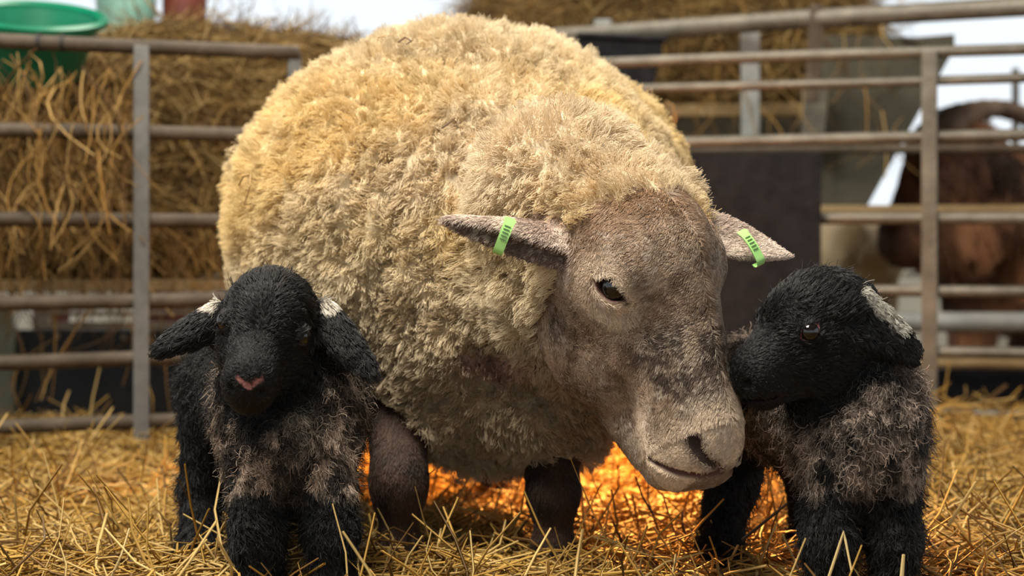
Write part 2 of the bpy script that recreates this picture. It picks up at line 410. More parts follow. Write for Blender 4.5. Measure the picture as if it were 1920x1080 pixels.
# near hurdle, the side the hay spills through
zsL = [0.795, 0.627, 0.458, 0.303, 0.190, 0.068]
def gl(X): return 3.2+(X+0.96)*(0.22/0.511)
gateL = gate('sheep_hurdle', 'brown dusty steel hurdle in front of the hay, behind the left lamb', (-1.75, gl(-1.75)), (-0.43, gl(-0.43)), zsL, 0.0145,
             M_pipe_brown, [((P(263, 0, 3.31)[0]+1.75)/1.32, 0.0145, 0.017), (0.995, 0.013, 0.0), (0.06, 0.014, 0.017)], 0.014, M_post_grey)
# side gate on the other side of the pen
zsR = [0.826, 0.765, 0.642, 0.466, 0.311, 0.178, 0.045]
def gr(X): return 3.88-0.345*(X-0.34)
gateR = gate('sheep_gate', 'pale galvanised pen gate behind the right lamb', (0.16, gr(0.16)), (1.9, gr(1.9)), zsR, [0.0125, 0.0105, 0.013, 0.013, 0.0125, 0.0125, 0.0125],
             M_pipe, [((0.903-0.16)/1.74, 0.0165, 0.016), (0.003, 0.014, 0.0), (0.93, 0.016, 0.016)], 0.016, M_pipe)
# second row of rails further back
g2 = gate('feed_barrier', 'second row of mixed timber and pipe rails in front of the brown goat', (0.30, 4.25), (2.2, 3.95), [0.640, 0.488, 0.221, 0.121], [0.011, 0.018, 0.024, 0.013],
          [M_pipe_brown, M_wood, M_post_pale, M_wood], [(0.93, 0.018, 0.03), (0.004, 0.015, 0.0)], 0.016, M_pipe_brown, foot=-0.1, top=0.67)
# black sheet hung on the side gate
def sheet(name, label, x0, x1, z0, z1, yf, mat, cat, th=0.012):
    b = MB().prism([(x0, yf(x0), z0), (x1, yf(x1), z0), (x1, yf(x1), z1), (x0, yf(x0), z1)], (0, th, 0)).build(name, mat, bevel=0.003)
    return tag(b, label, cat)
sheet('rubber_board', 'large matte black board hung on the gate between ewe and right lamb', 0.24, P(1540, 0, 3.72)[0], -0.02, 0.611, lambda X: gr(X)-0.045, M_black, 'board')
sheet('kick_board', 'low black board behind the lower rails of the right gate', P(1660, 0, 4.35)[0], 2.0, -0.06, P(0, 690, 4.35)[2], lambda X: 4.42-0.1*X, M_black, 'board', 0.02)
# black trough hooked on the feeder
tr = empty('hook_on_trough', tuple(P(1170, 140, 4.12)))
tag(tr, 'black plastic hook-on trough just above the back of the ewe', 'trough')
t0, t1 = P(1085, 66, 4.12), P(1246, 74, 4.12)
b0, b1 = P(1100, 150, 4.12), P(1226, 160, 4.12)
MB().prism([t0, t1, b1, b0], (0, 0.16, 0)).build('body', M_black, tr, bevel=0.004)
MB().tube([t0+np.array([-0.005, -0.005, 0]), t1+np.array([0.006, -0.005, 0])], 0.007).build('rim', M_black, tr, smooth=True)

# ------------------------------------------------------------------ hay feeder (right, behind)
fd = empty('hay_feeder', (0.8, 4.5, 0)); tag(fd, 'large steel hay feeder with a sloping end plate, full of hay', 'feeder')
YF = 4.45
pl = [P(1542, 66, YF), P(1765, 70, YF), P(1788, 78, YF), P(1786, 98, YF), P(1620, 398, YF), P(1542, 408, YF)]
MB().prism(pl, (0, 0.02, 0)).build('end_plate', M_hopper, fd, bevel=0.002)
MB().prism([P(1690, 72, YF-0.02), P(1790, 64, YF-0.02), P(1790, 94, YF-0.02), P(1760, 96, YF-0.02)], (0, 0.55, 0)).build('rim', M_hopper, fd)
MB().prism([P(1786, 98, YF+0.02), P(1620, 398, YF+0.02), P(1600, 398, YF+0.02), P(1766, 98, YF+0.02)], (0, 0.9, 0)).build('side_sheet', M_hopper, fd)
MB().tube([P(1040, 70, 4.42), P(1500, 37, 4.16), P(1990, 8, 3.88)], 0.0235, 18).build('top_rail', M_pipe, fd, smooth=True)
MB().prism([P(1390, 58, 4.30), P(1425, 58, 4.30), P(1424, 262, 4.30), P(1391, 262, 4.30)], (0, 0.02, 0)).build('slat', M_post_pale, fd, bevel=0.003)
MB().prism([P(1520, 8, 4.12), P(1546, 8, 4.12), P(1536, 190, 4.12), P(1510, 190, 4.12)], (0, 0.02, 0)).build('slat', M_pipe_brown, fd, bevel=0.003)
MB().prism([P(1506, 160, 4.34), P(1556, 160, 4.34), P(1545, 262, 4.34), P(1506, 262, 4.34)], (0, 0.04, 0)).build('slat', M_pipe, fd, bevel=0.003)
MB().prism([P(1115, 36, 4.46), P(1147, 36, 4.46), P(1147, 90, 4.46), P(1115, 90, 4.46)], (0, 0.03, 0)).build('slat', M_post_pale, fd, bevel=0.003)
MB().prism([P(1180, 196, 4.52), P(1522, 193, 4.52), P(1522, 217, 4.52), P(1180, 218, 4.52)], (0, 0.03, 0)).build('board', M_wood, fd, bevel=0.003)
MB().prism([P(1180, 222, 4.60), P(1542, 222, 4.60), P(1542, 420, 4.60), P(1180, 420, 4.60)], (0, 0.03, 0)).build('back_plate', M_hopper, fd)
MB().box((0.40, 4.92, 0.645), (1.26, 0.62, 0.03)).build('tray', M_hopper, fd, bevel=0.003)
MB().prism([(-0.22, 4.60, 0.42), (0.36, 4.60, 0.42), (0.36, 4.60, 0.74), (-0.22, 4.60, 0.74)], (0, 0.02, 0)).build('front_plate', M_hopper, fd)
for lx in (-0.18, 0.1, 0.78):
    MB().box((lx, 4.66, 0.22), (0.05, 0.05, 0.66)).build('leg', M_hopper, fd, bevel=0.004)
MB().tube([P(1904, 128, 5.6), P(1904, 300, 5.6), np.array([1.652, 5.6, -0.1])], 0.012).build('stay', M_pipe_brown, fd, smooth=True)

# ------------------------------------------------------------------ hay and straw
def stalks(P0, D, L, r, bendv, col, k=4, sides=3):
    n = len(P0); t = np.linspace(0, 1, k)[None, :, None]; L = np.asarray(L)[:, None, None]
    D = unit(D); c = P0[:, None, :]+L*(D[:, None, :]*(t-0.5)+bendv[:, None, :]*((t-0.5)**2))
    up = np.where(np.abs(D[:, 2:3]) < 0.9, np.array([[0, 0, 1.0]]), np.array([[1.0, 0, 0]]))
    a = unit(np.cross(D, up)); b = np.cross(a, D)
    th = 2*math.pi*np.arange(sides)/sides+RNG.random((n, 1))*6.28
    ring = a[:, None, :]*np.cos(th)[..., None]+b[:, None, :]*np.sin(th)[..., None]*0.8
    taper = (1-0.35*np.abs(t-0.3))
    V = c[:, :, None, :]+ring[:, None, :, :]*(np.asarray(r)[:, None, None, None]*taper[..., None])
    base = (np.arange(n)*k*sides)[:, None, None]
    i = np.arange(k-1)[:, None]; j = np.arange(sides)[None, :]; j2 = (j+1) % sides
    Fq = np.stack([i*sides+j, i*sides+j2, (i+1)*sides+j2, (i+1)*sides+j], -1).reshape(1, -1, 4)
    Fq = (Fq+base).reshape(-1, 4)
    colv = np.repeat(col, k*sides, axis=0)
    return V.reshape(-1, 3), Fq, colv
def straw_col(n, dark=0.0):
    q = RNG.random(n); z = RNG.random((n, 1))
    pale, gold, brown = np.array([0.60, 0.41, 0.15]), np.array([0.44, 0.255, 0.058]), np.array([0.14, 0.072, 0.02])
    c = np.where((q < 0.30)[:, None], pale*(0.75+0.45*z), np.where((q < 0.82)[:, None], gold*(0.7+0.55*z), brown*(0.6+0.9*z)))
    return c*(1-dark)
def hay_col(n):
    q = RNG.random(n); z = RNG.random((n, 1))
    pale, gold, brown = np.array([0.42, 0.29, 0.115]), np.array([0.25, 0.15, 0.045]), np.array([0.10, 0.058, 0.022])
    return np.where((q < 0.18)[:, None], pale*(0.8+0.4*z), np.where((q < 0.6)[:, None], gold*(0.7+0.6*z), brown*(0.6+1.0*z)))

def hay_heap(name, label, prims, n, lo, hi, seed, lmin=0.06, lmax=0.22, droop=0.5, rad=0.0016):
    V, F = sdf_mesh(prims, 0.03, lo, hi); N = vnormals(V, F)
    V = V+N*(0.07*(fbm(V*9, seed, 3)-0.55))[:, None]; N = vnormals(V, F)
    o = mesh_np(name, V, F, M_haycore)
    tag(o, label, 'hay')
    p, nn = sample(V, F, N, n, lambda c, m: (m[:, 1] < 0.45)*(0.25+np.clip(-m[:, 1], 0, 1)+0.8*np.clip(m[:, 2], 0, 1)))
    d = unit(RNG.normal(size=(n, 3))*np.array([1, 0.45, 0.55])+nn*0.25+np.array([0, 0, -0.15]))
    L = lmin+(lmax-lmin)*RNG.random(n)**1.6
    bend = RNG.normal(size=(n, 3))*0.55+np.array([0, 0, -droop])
    v, f, c = stalks(p+nn*0.012, d, L, rad*(0.6+0.8*RNG.random(n)), bend, hay_col(n), 5)
    s = mesh_np('hay_stalks', v, f, M_straw, o, col=c); s['kind'] = 'stuff'
    return o
hayL = hay_heap('hay_heap', 'heaped brown hay behind the left hurdle, under the green bucket',
    [(Cone((-1.75, 3.86, 0.58), (-0.98, 3.86, 0.585), 0.21, 0.21), 0), (Cone((-0.80, 3.92, 0.685), (-0.42, 3.98, 0.675), 0.225, 0.205), 0.08),
     (Cone((-1.7, 3.80, 0.46), (-0.45, 3.84, 0.46), 0.13, 0.13), 0.06)], 9000, (-2.2, 3.3, 0.1), (0.1, 4.5, 1.1), 21)
hayR = hay_heap('hay_heap', 'tall hay pile filling the steel feeder behind the ewe',
    [(Cone((0.10, 4.85, 0.92), (0.85, 4.90, 0.95), 0.27, 0.22), 0), (Cone((0.2, 4.9, 1.1), (0.62, 4.95, 1.12), 0.2, 0.18), 0.1)], 6000,
    (-0.4, 4.3, 0.5), (1.4, 5.4, 1.5), 33)
# hay hanging through and under the near hurdle
def hanging(n, pxr, pyr, Yr, L0, L1, r, name, label):
    px = RNG.uniform(*pxr, n); py = RNG.uniform(*pyr, n); Y = RNG.uniform(*Yr, n)
    p = np.stack([P(a, b, c) for a, b, c in zip(px, py, Y)])
    d = unit(np.stack([RNG.normal(0, 0.35, n), RNG.normal(0, 0.2, n), -np.ones(n)], 1))
    bend = RNG.normal(size=(n, 3))*np.array([0.9, 0.3, 0.2])
    v, f, c = stalks(p, d, RNG.uniform(L0, L1, n), r*(0.6+0.8*RNG.random(n)), bend, hay_col(n)*np.array([1.2, 1.1, 1.0]), 6)
    o = mesh_np(name, v, f, M_straw, col=c); return tag(o, label, 'hay', kind='stuff')
hanging(280, (-60, 245), (150, 430), (3.17, 3.45), 0.08, 0.22, 0.0022, 'hanging_hay', 'loose tangle of hay hanging down through the left hurdle')
hanging(120, (-40, 430), (430, 540), (3.45, 3.65), 0.08, 0.2, 0.0018, 'hanging_hay', 'fringe of dark hay hanging below the heaped hay')
hanging(26, (20, 330), (580, 740), (3.5, 4.0), 0.10, 0.24, 0.0026, 'hanging_hay', 'few pale wisps dangling in front of the slate boards')
hanging(60, (1250, 1700), (40, 300), (4.25, 4.5), 0.08, 0.22, 0.0022, 'hanging_hay', 'sparse strands of hay hanging off the steel feeder')

# things under the heaped hay, beyond the hurdle
YB = 4.30
fb = empty('feed_trough', (-1.05, YB, 0)); tag(fb, 'slate board trough with cream frame under the heaped hay', 'trough')
MB().prism([P(22, 618, YB), P(358, 618, YB), P(358, 790, YB), P(22, 790, YB)], (0, 0.02, 0)).build('panel', M_slate, fb, bevel=0.002)
for (a, b, c, d) in [(60, 384, 604, 617), (96, 384, 584, 592), (60, 384, 786, 800)]:
    MB().prism([P(a, c, YB-0.03), P(b, c, YB-0.03), P(b, d, YB-0.03), P(a, d, YB-0.03)], (0, 0.02, 0)).build('rail', M_cream, fb, bevel=0.002)
for (a, b, c, d, mm) in [(66, 92, 566, 612, M_cream), (352, 372, 560, 800, M_cream), (-12, 22, 566, 812, M_sage)]:
    MB().prism([P(a, c, YB-0.055), P(b, c, YB-0.055), P(b, d, YB-0.055), P(a, d, YB-0.055)], (0, 0.03, 0)).build('upright', mm, fb, bevel=0.002)
for (bx_, by_) in [(108, 630), (28, 770), (112, 776), (232, 632), (345, 630), (340, 765)]:
    c = P(bx_, by_, YB-0.004); MB().tube([c, c+np.array([0, -0.008, 0])], 0.006, 10).build('bolt', M_cream, fb, smooth=True)
wr = MB().prism([P(96, 521, 4.0), P(250, 524, 4.0), P(250, 534, 4.0), P(96, 533, 4.0)], (0, 0.02, 0)).build('pale_batten', M_cream, bevel=0.002)
tag(wr, 'pale flaking batten along the bottom of the heaped hay', 'batten')
hr = empty('hay_rack', (-1.0, 3.9, 0)); tag(hr, 'low timber rack carrying the heaped hay behind the left hurdle', 'rack')
MB().box((-1.02, 3.92, 0.322), (1.50, 0.50, 0.024)).build('shelf', M_wood, hr, bevel=0.003)
for lx in (-1.70, -0.32):
    for ly in (3.72, 4.12): MB().box((lx, ly, 0.11), (0.045, 0.045, 0.40)).build('leg', M_wood, hr, bevel=0.003)
def tub(name, label, c, r0, r1, hgt, mat, wall=0.006):
    t = empty(name, tuple(c)); tag(t, label, 'tub')
    MB().lathe([(0.001, 0), (r0, 0), (r1, hgt), (r1-wall, hgt), (r0-wall, wall), (0.001, wall)], c).build('body', mat, t, smooth=True)
    MB().lathe([(r1-0.002, hgt-0.02), (r1+0.009, hgt-0.018), (r1+0.009, hgt), (r1-0.002, hgt+0.003), (r1-0.008, hgt)], c).build('rim', mat, t, smooth=True)
    return t
tub('red_tub', 'dark red tub low down behind the slate boards, next to sage post', P(96, 640, 4.6), 0.045, 0.052, 0.115, M_red)
tub('red_tub', 'dark red tub behind the slate boards, close to the hurdle upright', P(310, 640, 4.7), 0.055, 0.062, 0.13, M_red)
tub('teal_barrel', 'pale teal plastic barrel behind the top of the hay', np.array([*P(236, 80, 4.20)[:2], 0.70]), 0.070, 0.073, 0.42, M_teal)
tub('maroon_barrel', 'dark maroon tub showing over the hay beside teal barrel', np.array([*P(346, 40, 4.24)[:2], 0.74]), 0.052, 0.056, 0.40, M_red)
# green bucket on the hurdle's top rail
bk = empty('green_bucket', tuple(P(70, 150, 3.52))); tag(bk, 'bright green plastic bucket hung on the top rail of left hurdle', 'bucket')
bc = P(66, 150, 3.52); bc[1] = 3.50
Rt = np.array(Matrix.Rotation(math.radians(6), 3, 'Y'))@np.array(Matrix.Rotation(math.radians(17), 3, 'X'))
MB().lathe([(0.001, 0), (0.085, 0), (0.093, 0.01), (0.132, 0.125), (0.128, 0.125), (0.088, 0.012), (0.001, 0.012)], bc, 56, Rt).build('body', M_green, bk, smooth=True)
MB().lathe([(0.129, 0.118), (0.146, 0.120), (0.149, 0.131), (0.140, 0.137), (0.128, 0.130), (0.127, 0.12)], bc, 56, Rt).build('rim', M_green, bk, smooth=True)
for px_ in (74, 119):
    c = P(px_, 78, gl(P(px_, 0, 3.24)[0]))
    MB().lathe([(0.0150, -0.0035), (0.0175, -0.0035), (0.0175, 0.0035), (0.0150, 0.0035)], (c[0], gl(c[0]), 0.795), 20, np.array(Matrix.Rotation(math.pi/2, 3, 'Y'))).build('strap', M_strap, bk, smooth=True)

# ---- loose straw over the pen floor
def loose(n, Y0, Y1, lmin, lmax, r, upr, zlift, dark=0.0):
    Y = np.sqrt(RNG.uniform(Y0**2, Y1**2, n)); X = RNG.uniform(-1, 1, n)*(0.315*Y+0.14)
    z = bed_h(X, Y)+zlift*RNG.random(n)**1.5
    th = RNG.random(n)*6.283; el = np.where(RNG.random(n) < upr, RNG.uniform(0.25, 1.15, n), RNG.normal(0, 0.16, n))
    d = np.stack([np.cos(th)*np.cos(el), np.sin(th)*np.cos(el), np.sin(el)], 1)
    L = lmin+(lmax-lmin)*RNG.random(n)**1.5
    z = z+np.abs(d[:, 2])*L*0.32
    bend = RNG.normal(size=(n, 3))*0.35+np.array([0, 0, -0.15])
    return stalks(np.stack([X, Y, z], 1), d, L, r*(0.55+0.75*RNG.random(n)), bend, straw_col(n, dark), 4)
def merge(parts):
    vs, fs, cs, o = [], [], [], 0
    for v, f, c in parts: vs.append(v); fs.append(f+o); cs.append(c); o += len(v)
    return np.concatenate(vs), np.concatenate(fs), np.concatenate(cs)
v, f, c = merge([loose(25000, 1.8, 3.3, 0.04, 0.17, 0.0021, 0.07, 0.035), loose(7000, 3.2, 4.05, 0.06, 0.2, 0.0026, 0.05, 0.035),
                 loose(1500, 2.08, 2.8, 0.10, 0.22, 0.0020, 0.30, 0.03)])
ls = mesh_np('loose_straw', v, f, M_straw, bed, col=c); ls['kind'] = 'stuff'

# ------------------------------------------------------------------ animals
class Frame:
    """head frame: u towards the nose, v out of the forehead, w to one side"""
    def __init__(s, O, nose, up):
        s.O = np.asarray(O, float); s.n = unit(np.asarray(nose, float)-s.O); s.L = np.linalg.norm(np.asarray(nose, float)-s.O)
        up = np.asarray(up, float); s.f = unit(up-(up@s.n)*s.n); s.s = np.cross(s.n, s.f)
        s.R = np.stack([s.n, s.f, s.s], 1)
    def pt(s, u, v, w=0.0): return s.O+s.R@np.array([u, v, w])
    def loc(s, p): return (p-s.O)@s.R
    def ell(s, c, r, rot=None):
        return Ell(s.pt(*c), r, s.R if rot is None else s.R@rot)
    def cone(s, a, b, ra, rb): return Cone(s.pt(*a), s.pt(*b), ra, rb)
def rotm(ax, deg): return np.array(Matrix.Rotation(math.radians(deg), 3, ax))
class Flat:
    """a primitive squeezed sideways in a head frame"""
    def __init__(s, F, a, b, ra, rb, sw):
        s.F, s.c, s.sw = F, Cone(np.array(a, float)*[1, 1, 1/sw], np.array(b, float)*[1, 1, 1/sw], ra, rb), sw
        e = max(ra, rb)*max(1, sw); A, B = F.pt(*a), F.pt(*b); s.lo = np.minimum(A, B)-e; s.hi = np.maximum(A, B)+e
    def __call__(s, p):
        q = s.F.loc(p).copy(); q[..., 2] = q[..., 2]/s.sw; return s.c(q)*min(1.0, s.sw)
class Almond:
    """lens-shaped opening between two eyelids, for cutting"""
    def __init__(s, c, out, along, half, open_, depth):
        s.c = np.asarray(c, float); s.o = unit(out); a = np.asarray(along, float); s.a = unit(a-(a@s.o)*s.o); s.b = np.cross(s.o, s.a)
        s.half, s.open, s.depth = half, open_, depth
        s.rad = (half*half+open_*open_)/(2*open_); s.lo = s.c-half-depth; s.hi = s.c+half+depth
    def __call__(s, p):
        q = p-s.c; x = q@s.a; y = q@s.b; z = q@s.o
        k = s.rad-s.open
        d = np.maximum(np.hypot(x, y+k)-s.rad, np.hypot(x, y-k)-s.rad)
        return np.maximum(d, np.abs(z)-s.depth)
def sphere_mesh(name, c, r, mat, parent, out=None, squash=(1, 1, 1), n=28):
    prof = [(max(r*math.sin(t), 1e-5), -r*math.cos(t)) for t in np.linspace(0, math.pi, n//2)]
    m = MB().lathe(prof, (0, 0, 0), n); V = [np.array(v)*np.array(squash)+np.asarray(c) for v in m.v]; m.v = [tuple(v) for v in V]
    return m.build(name, mat, parent, smooth=True)
def eyeball(F, c, r, parent, iris=None):
    e = sphere_mesh('eye', F.pt(*c), r, M_eye, parent); e['label'] = 'glossy dark eye'
    return e

def hit(prims, px, py, near=1.6, far=2.6):
    """where the sight line through that spot of the photograph meets a shape"""
    d = unit(P(px, py, 1.0)-np.array([0, 0, CAM_H])); t = near
    for _ in range(200):
        q = np.array([0, 0, CAM_H])+d*t; v = float(sdf_eval(prims, q[None])[0])
        if v < 0.0006: return q
        t += max(0.7*min(v, 0.05), 0.0005)
        if t > far*1.1: break
    return q
class Path:
    """a groove along a line of points"""
    def __init__(s, pts, rs): s.c = [Cone(pts[i], pts[i+1], rs[i], rs[i+1]) for i in range(len(pts)-1)]; s.lo = np.min([c.lo for c in s.c], 0); s.hi = np.max([c.hi for c in s.c], 0)
    def __call__(s, p): return np.min([c(p) for c in s.c], axis=0)
# ================================================================== the ewe
def build_ewe():
    FH = Frame(P(1186, 402, 2.03), P(1362, 866, 1.935), (math.sin(math.radians(40)), -math.cos(math.radians(40)), 0.30))
    torso = [(Ell((-0.078, 2.70, 0.448), (0.358, 0.40, 0.298)), 0),
             (Ell((-0.10, 2.95, 0.455), (0.325, 0.30, 0.288)), 0.08),
             (Ell((-0.070, 2.47, 0.425), (0.300, 0.25, 0.275)), 0.10),
             (Ell((-0.022, 2.385, 0.297), (0.158, 0.150, 0.183)), 0.09),
             (Cone((-0.01, 2.46, 0.46), (0.118, 2.125, 0.408), 0.185, 0.122), 0.08),
             (Ell((0.048, 2.345, 0.212), (0.088, 0.118, 0.105)), 0.06), (Ell((-0.085, 2.36, 0.242), (0.075, 0.11, 0.10)), 0.06),
             (Ell((0.085, 2.17, 0.36), (0.095, 0.09, 0.115)), 0.06)]
    def leg(fx, fy, knee_z, top, r0, rk, rl, hind=0.0):
        foot = np.array([fx, fy, -0.055]); knee = np.array([fx, fy+0.004+hind, knee_z])
        fet = np.array([fx, fy+0.006, 0.012])
        return [(Cone(top, knee, r0, rk), 0.02), (Ell(knee, (rk*1.08, rk*1.12, rk*1.5)), 0.015), (Cone(knee, fet, rk*0.86, rl), 0.015),
                (Ell(fet, (rl*1.25, rl*1.3, rl*1.2)), 0.01), (Cone(fet, foot-np.array([0, 0.02, 0]), rl*1.05, rl*1.35), 0.012)]
    legs = []
    legs += leg(-0.150, 2.26, 0.098, (-0.168, 2.42, 0.33), 0.052, 0.034, 0.0245)
    legs += leg(0.055, 2.27, 0.085, (0.050, 2.37, 0.26), 0.044, 0.031, 0.0235)
    legs += leg(-0.022, 2.93, 0.15, (-0.03, 2.90, 0.32), 0.07, 0.030, 0.025, 0.03)
    legs += leg(-0.215, 2.95, 0.15, (-0.22, 2.90, 0.32), 0.07, 0.030, 0.025, 0.03)
    V, F = sdf_mesh(torso+legs, 0.0075, (-0.52, 2.0, -0.075), (0.36, 3.30, 0.80))
    V = relax(V, F, 2)
    dl = sdf_eval(legs, V); dt = sdf_eval(torso, V)
    isleg = sstep(-0.006, 0.012, dt)*(1-0) ; isleg = np.where(dl < dt-0.004, 1.0, isleg*(dl < dt))
    N = vnormals(V, F)
    # fleece relief: folds and lumps of locks
    q = V*np.array([1, 1, 0.62])
    lump = (fbm(q*15, 5, 3)-0.5)*0.036+(fbm(q*48, 8, 2)-0.5)*0.022
    crack = np.clip(1-np.abs(2*fbm(V*np.array([27, 27, 17]), 14, 2)-1)*2.2, 0, 1)**2
    lump = lump-0.013*crack
    V = V+N*(lump*(1-isleg))[:, None]; N = vnormals(V, F)

    # ---- head, finer
    head = [(FH.ell((0.050, -0.026, 0), (0.095, 0.094, 0.088)), 0),
            (Flat(FH, (0.09, -0.024, 0), (0.235, -0.030, 0), 0.071, 0.048, 1.02), 0.03),
            (FH.ell((0.270, -0.034, 0), (0.055, 0.049, 0.050)), 0.03),
            (FH.ell((0.288, -0.030, 0), (0.040, 0.042, 0.044)), 0.02),
            (Flat(FH, (0.085, -0.125, 0), (0.283, -0.092, 0), 0.062, 0.030, 0.95), 0.03),
            (FH.ell((0.110, -0.095, 0.038), (0.080, 0.075, 0.038)), 0.03), (FH.ell((0.110, -0.095, -0.038), (0.080, 0.075, 0.038)), 0.03),
            (Flat(FH, (0.07, 0.032, 0), (0.265, -0.002, 0), 0.042, 0.028, 1.0), 0.03),
            (Cone(FH.pt(0.05, -0.03, 0), FH.pt(-0.08, -0.10, 0), 0.085, 0.105), 0.04)]
    ep = FH.loc(hit(head, 1146, 541)); ep = ep-np.array([0.20, 0.22, 1.0])*0.0145
    e_c = {sg: (ep[0], ep[1], ep[2]*sg) for sg in (1, -1)}
    e_out = {sg: unit(FH.R@np.array([0.20, 0.22, sg*1.0])) for sg in (1, -1)}
    e_along = {1: np.array([0.86, -0.3, -0.46]), -1: FH.R@np.array([0.93, -0.30, 0.0])}
    lid = {sg: Almond(FH.pt(*e_c[sg])+e_out[sg]*0.020, e_out[sg], e_along[sg], 0.0225, 0.0126, 0.018) for sg in (1, -1)}
    for sg in (1, -1):
        head.append((FH.ell((ep[0]-0.020, ep[1]+0.024, (ep[2]-0.010)*sg), (0.036, 0.022, 0.023)), 0.02))
        head.append((FH.ell(e_c[sg], (0.0265, 0.0245, 0.0215)), 0.008))
        head.append((FH.ell((0.290, -0.056, 0.027*sg), (0.034, 0.024, 0.024)), 0.014))   # lip pads
    # ears
    lb, lt_ = P(1098, 468, 1.985), P(824, 415, 1.955)
    rb, rt_ = P(1318, 440, 2.075), P(1487, 480, 2.075)
    earL = Leaf(lb, lt_, (0.12, 0.45, 0.88), 0.0285, 0.0085, 0.30, -0.05, 0.75, 0.62)
    earR = Leaf(rb, rt_, (0.42, 0.45, 0.8), 0.0275, 0.0085, 0.30, -0.03, 0.75, 0.75)
    head += [(earL, 0.012), (earR, 0.012)]
    ehL = Leaf(lb+np.array([-0.022, -0.012, -0.012]), lt_+np.array([0.012, -0.006, -0.005]), (0.12, 0.45, 0.88), 0.011, 0.006, 0.3, -0.05, 0.7, 0.5)
    ear_cut = [(ehL, 0.004, 1)]
    head += ear_cut
    # eye openings, nostrils, mouth
    mir = lambda q: FH.O+FH.R@(FH.loc(q)*np.array([1, 1, -1]))
    npts = [hit(head, x, y) for x, y in ((1301, 822), (1307, 841), (1322, 860), (1345, 873))]
    mpts = [hit(head, x, y) for x, y in ((1208, 846), (1240, 873), (1280, 889), (1322, 893), (1350, 886))]
    ph = [hit(head, x, y) for x, y in ((1349, 872), (1354, 886))]
    nr = [0.0056, 0.0050, 0.0034, 0.0022]; mr = [0.0018, 0.0026, 0.0030, 0.0030, 0.0026]
    nostril = {1: Path(npts, nr), -1: Path([mir(q) for q in npts], nr)}
    mouth = {1: Path(mpts, mr), -1: Path([mir(q) for q in mpts], mr)}
    philt = Path(ph, [0.0035, 0.003])
    for sg in (1, -1):
        head.append((lid[sg], 0.002, 1)); head.append((nostril[sg], 0.004, 1)); head.append((mouth[sg], 0.004, 1))
    head.append((philt, 0.003, 1))
    lo = FH.O+np.array([-0.30, -0.26, -0.36]); hi = FH.O+np.array([0.23, 0.17, 0.17])
    HV, HF = sdf_mesh(head, 0.0027, lo, hi)
    HV = relax(HV, HF, 1, 0.45); HN = vnormals(HV, HF)
    L = FH.loc(HV)

    def face_col(p):
        l = FH.loc(p); u, v, wv = l[:, 0], l[:, 1], np.abs(l[:, 2])
        n1 = fbm(p*42, 3, 3); n2 = noise3(p*160, 4); n3 = fbm(p*np.array([30, 30, 14]), 40, 2)
        c = mixc((0.130, 0.090, 0.062), (0.31, 0.235, 0.175), sstep(0.3, 0.66, n1))
        c = mixc_a(c, (0.060, 0.045, 0.040), sstep(0.12, 0.17, u)*sstep(0.44, 0.58, n3)*sstep(-0.04, 0.0, v)*0.85)
        c = mixc_a(c, (0.46, 0.375, 0.295), sstep(0.54, 0.66, fbm(p*np.array([34, 34, 20]), 55, 2))*sstep(0.03, 0.12, u)*0.6)
        c = mixc_a(c, (0.40, 0.33, 0.26), sstep(0.55, 0.75, n2)*0.45)
        wh = sstep(0.215, 0.285, u+0.03*(n1-0.5)); c = mixc_a(c, (0.64, 0.555, 0.45), wh*0.88)
        wh2 = sstep(0.075, 0.14, u)*sstep(0.028, 0.05, v+0.02*(n1-0.5))*0.0
        c = mixc_a(c, (0.50, 0.42, 0.34), wh2)
        ev = np.min([np.linalg.norm((l-np.array(e_c[sg])-np.array([-0.004, -0.002, 0.012*sg]))*np.array([0.85, 1, 0.8]), axis=1) for sg in (1, -1)], axis=0)
        c = mixc_a(c, (0.56, 0.48, 0.39), (1-sstep(0.030, 0.048, ev+0.014*(n1-0.5)))*0.9)
        # tear stain running down from the inner corner of the eye
        for sg in (1, -1):
            ts = lid[sg].c+lid[sg].a*0.0235-e_out[sg]*0.006
            tl = Cone(ts-FH.n*0.004, ts+FH.n*0.026, 0.0035, 0.0018)(p); c = mixc_a(c, (0.025, 0.015, 0.011), 1-sstep(0.0, 0.004, tl-0.002))
        # nose leather and nostrils
        c = mixc_a(c, (0.10, 0.065, 0.052), sstep(0.312, 0.326, u+0.004*(n2-0.5))*(wv < 0.03)*0.75)
        top = 1-sstep(0.01, 0.07, u+0.02*(n1-0.5))
        c = mixc_a(c, (0.30, 0.19, 0.115), top*0.6)
        # jaw and lips
        c = mixc_a(c, (0.30, 0.255, 0.21), sstep(-0.075, -0.10, v)*sstep(0.20, 0.25, u)*0.7)
        c = mixc_a(c, (0.07, 0.045, 0.036), (1-sstep(0.001, 0.009, np.minimum(nostril[1](p), nostril[-1](p))))*0.8)
        c = c*np.array([1.08, 0.98, 0.88])
        # ears
        ear = 1-sstep(0.003, 0.010, np.minimum(earL(p), earR(p)))
        c = mixc_a(c, mixc((0.48, 0.365, 0.30), (0.74, 0.61, 0.51), sstep(0.35, 0.7, n1)), ear)
        dark_e = (earL(p) < 0.006)*(1-sstep(-0.002, 0.003, ehL(p)-0.004))
        c = mixc_a(c, (0.10, 0.055, 0.042), dark_e*0.9)
        return c
    def wool_part(p):
        """1 where the head carries wool"""
        l = FH.loc(p); u, v, wv = l[:, 0], l[:, 1], np.abs(l[:, 2]); nz = 0.03*(fbm(p*30, 77, 2)-0.5)
        a = 1-sstep(-0.012, 0.016, u+nz*1.3+0.1*np.clip(v, 0, 1))
        b = (1-sstep(0.035, 0.06, u+nz+(v+0.05)*0.15))*sstep(-0.035, -0.055, v+nz)
        isear = np.minimum(earL(p), earR(p)) < 0.008
        return np.maximum(a, b)*(~isear)
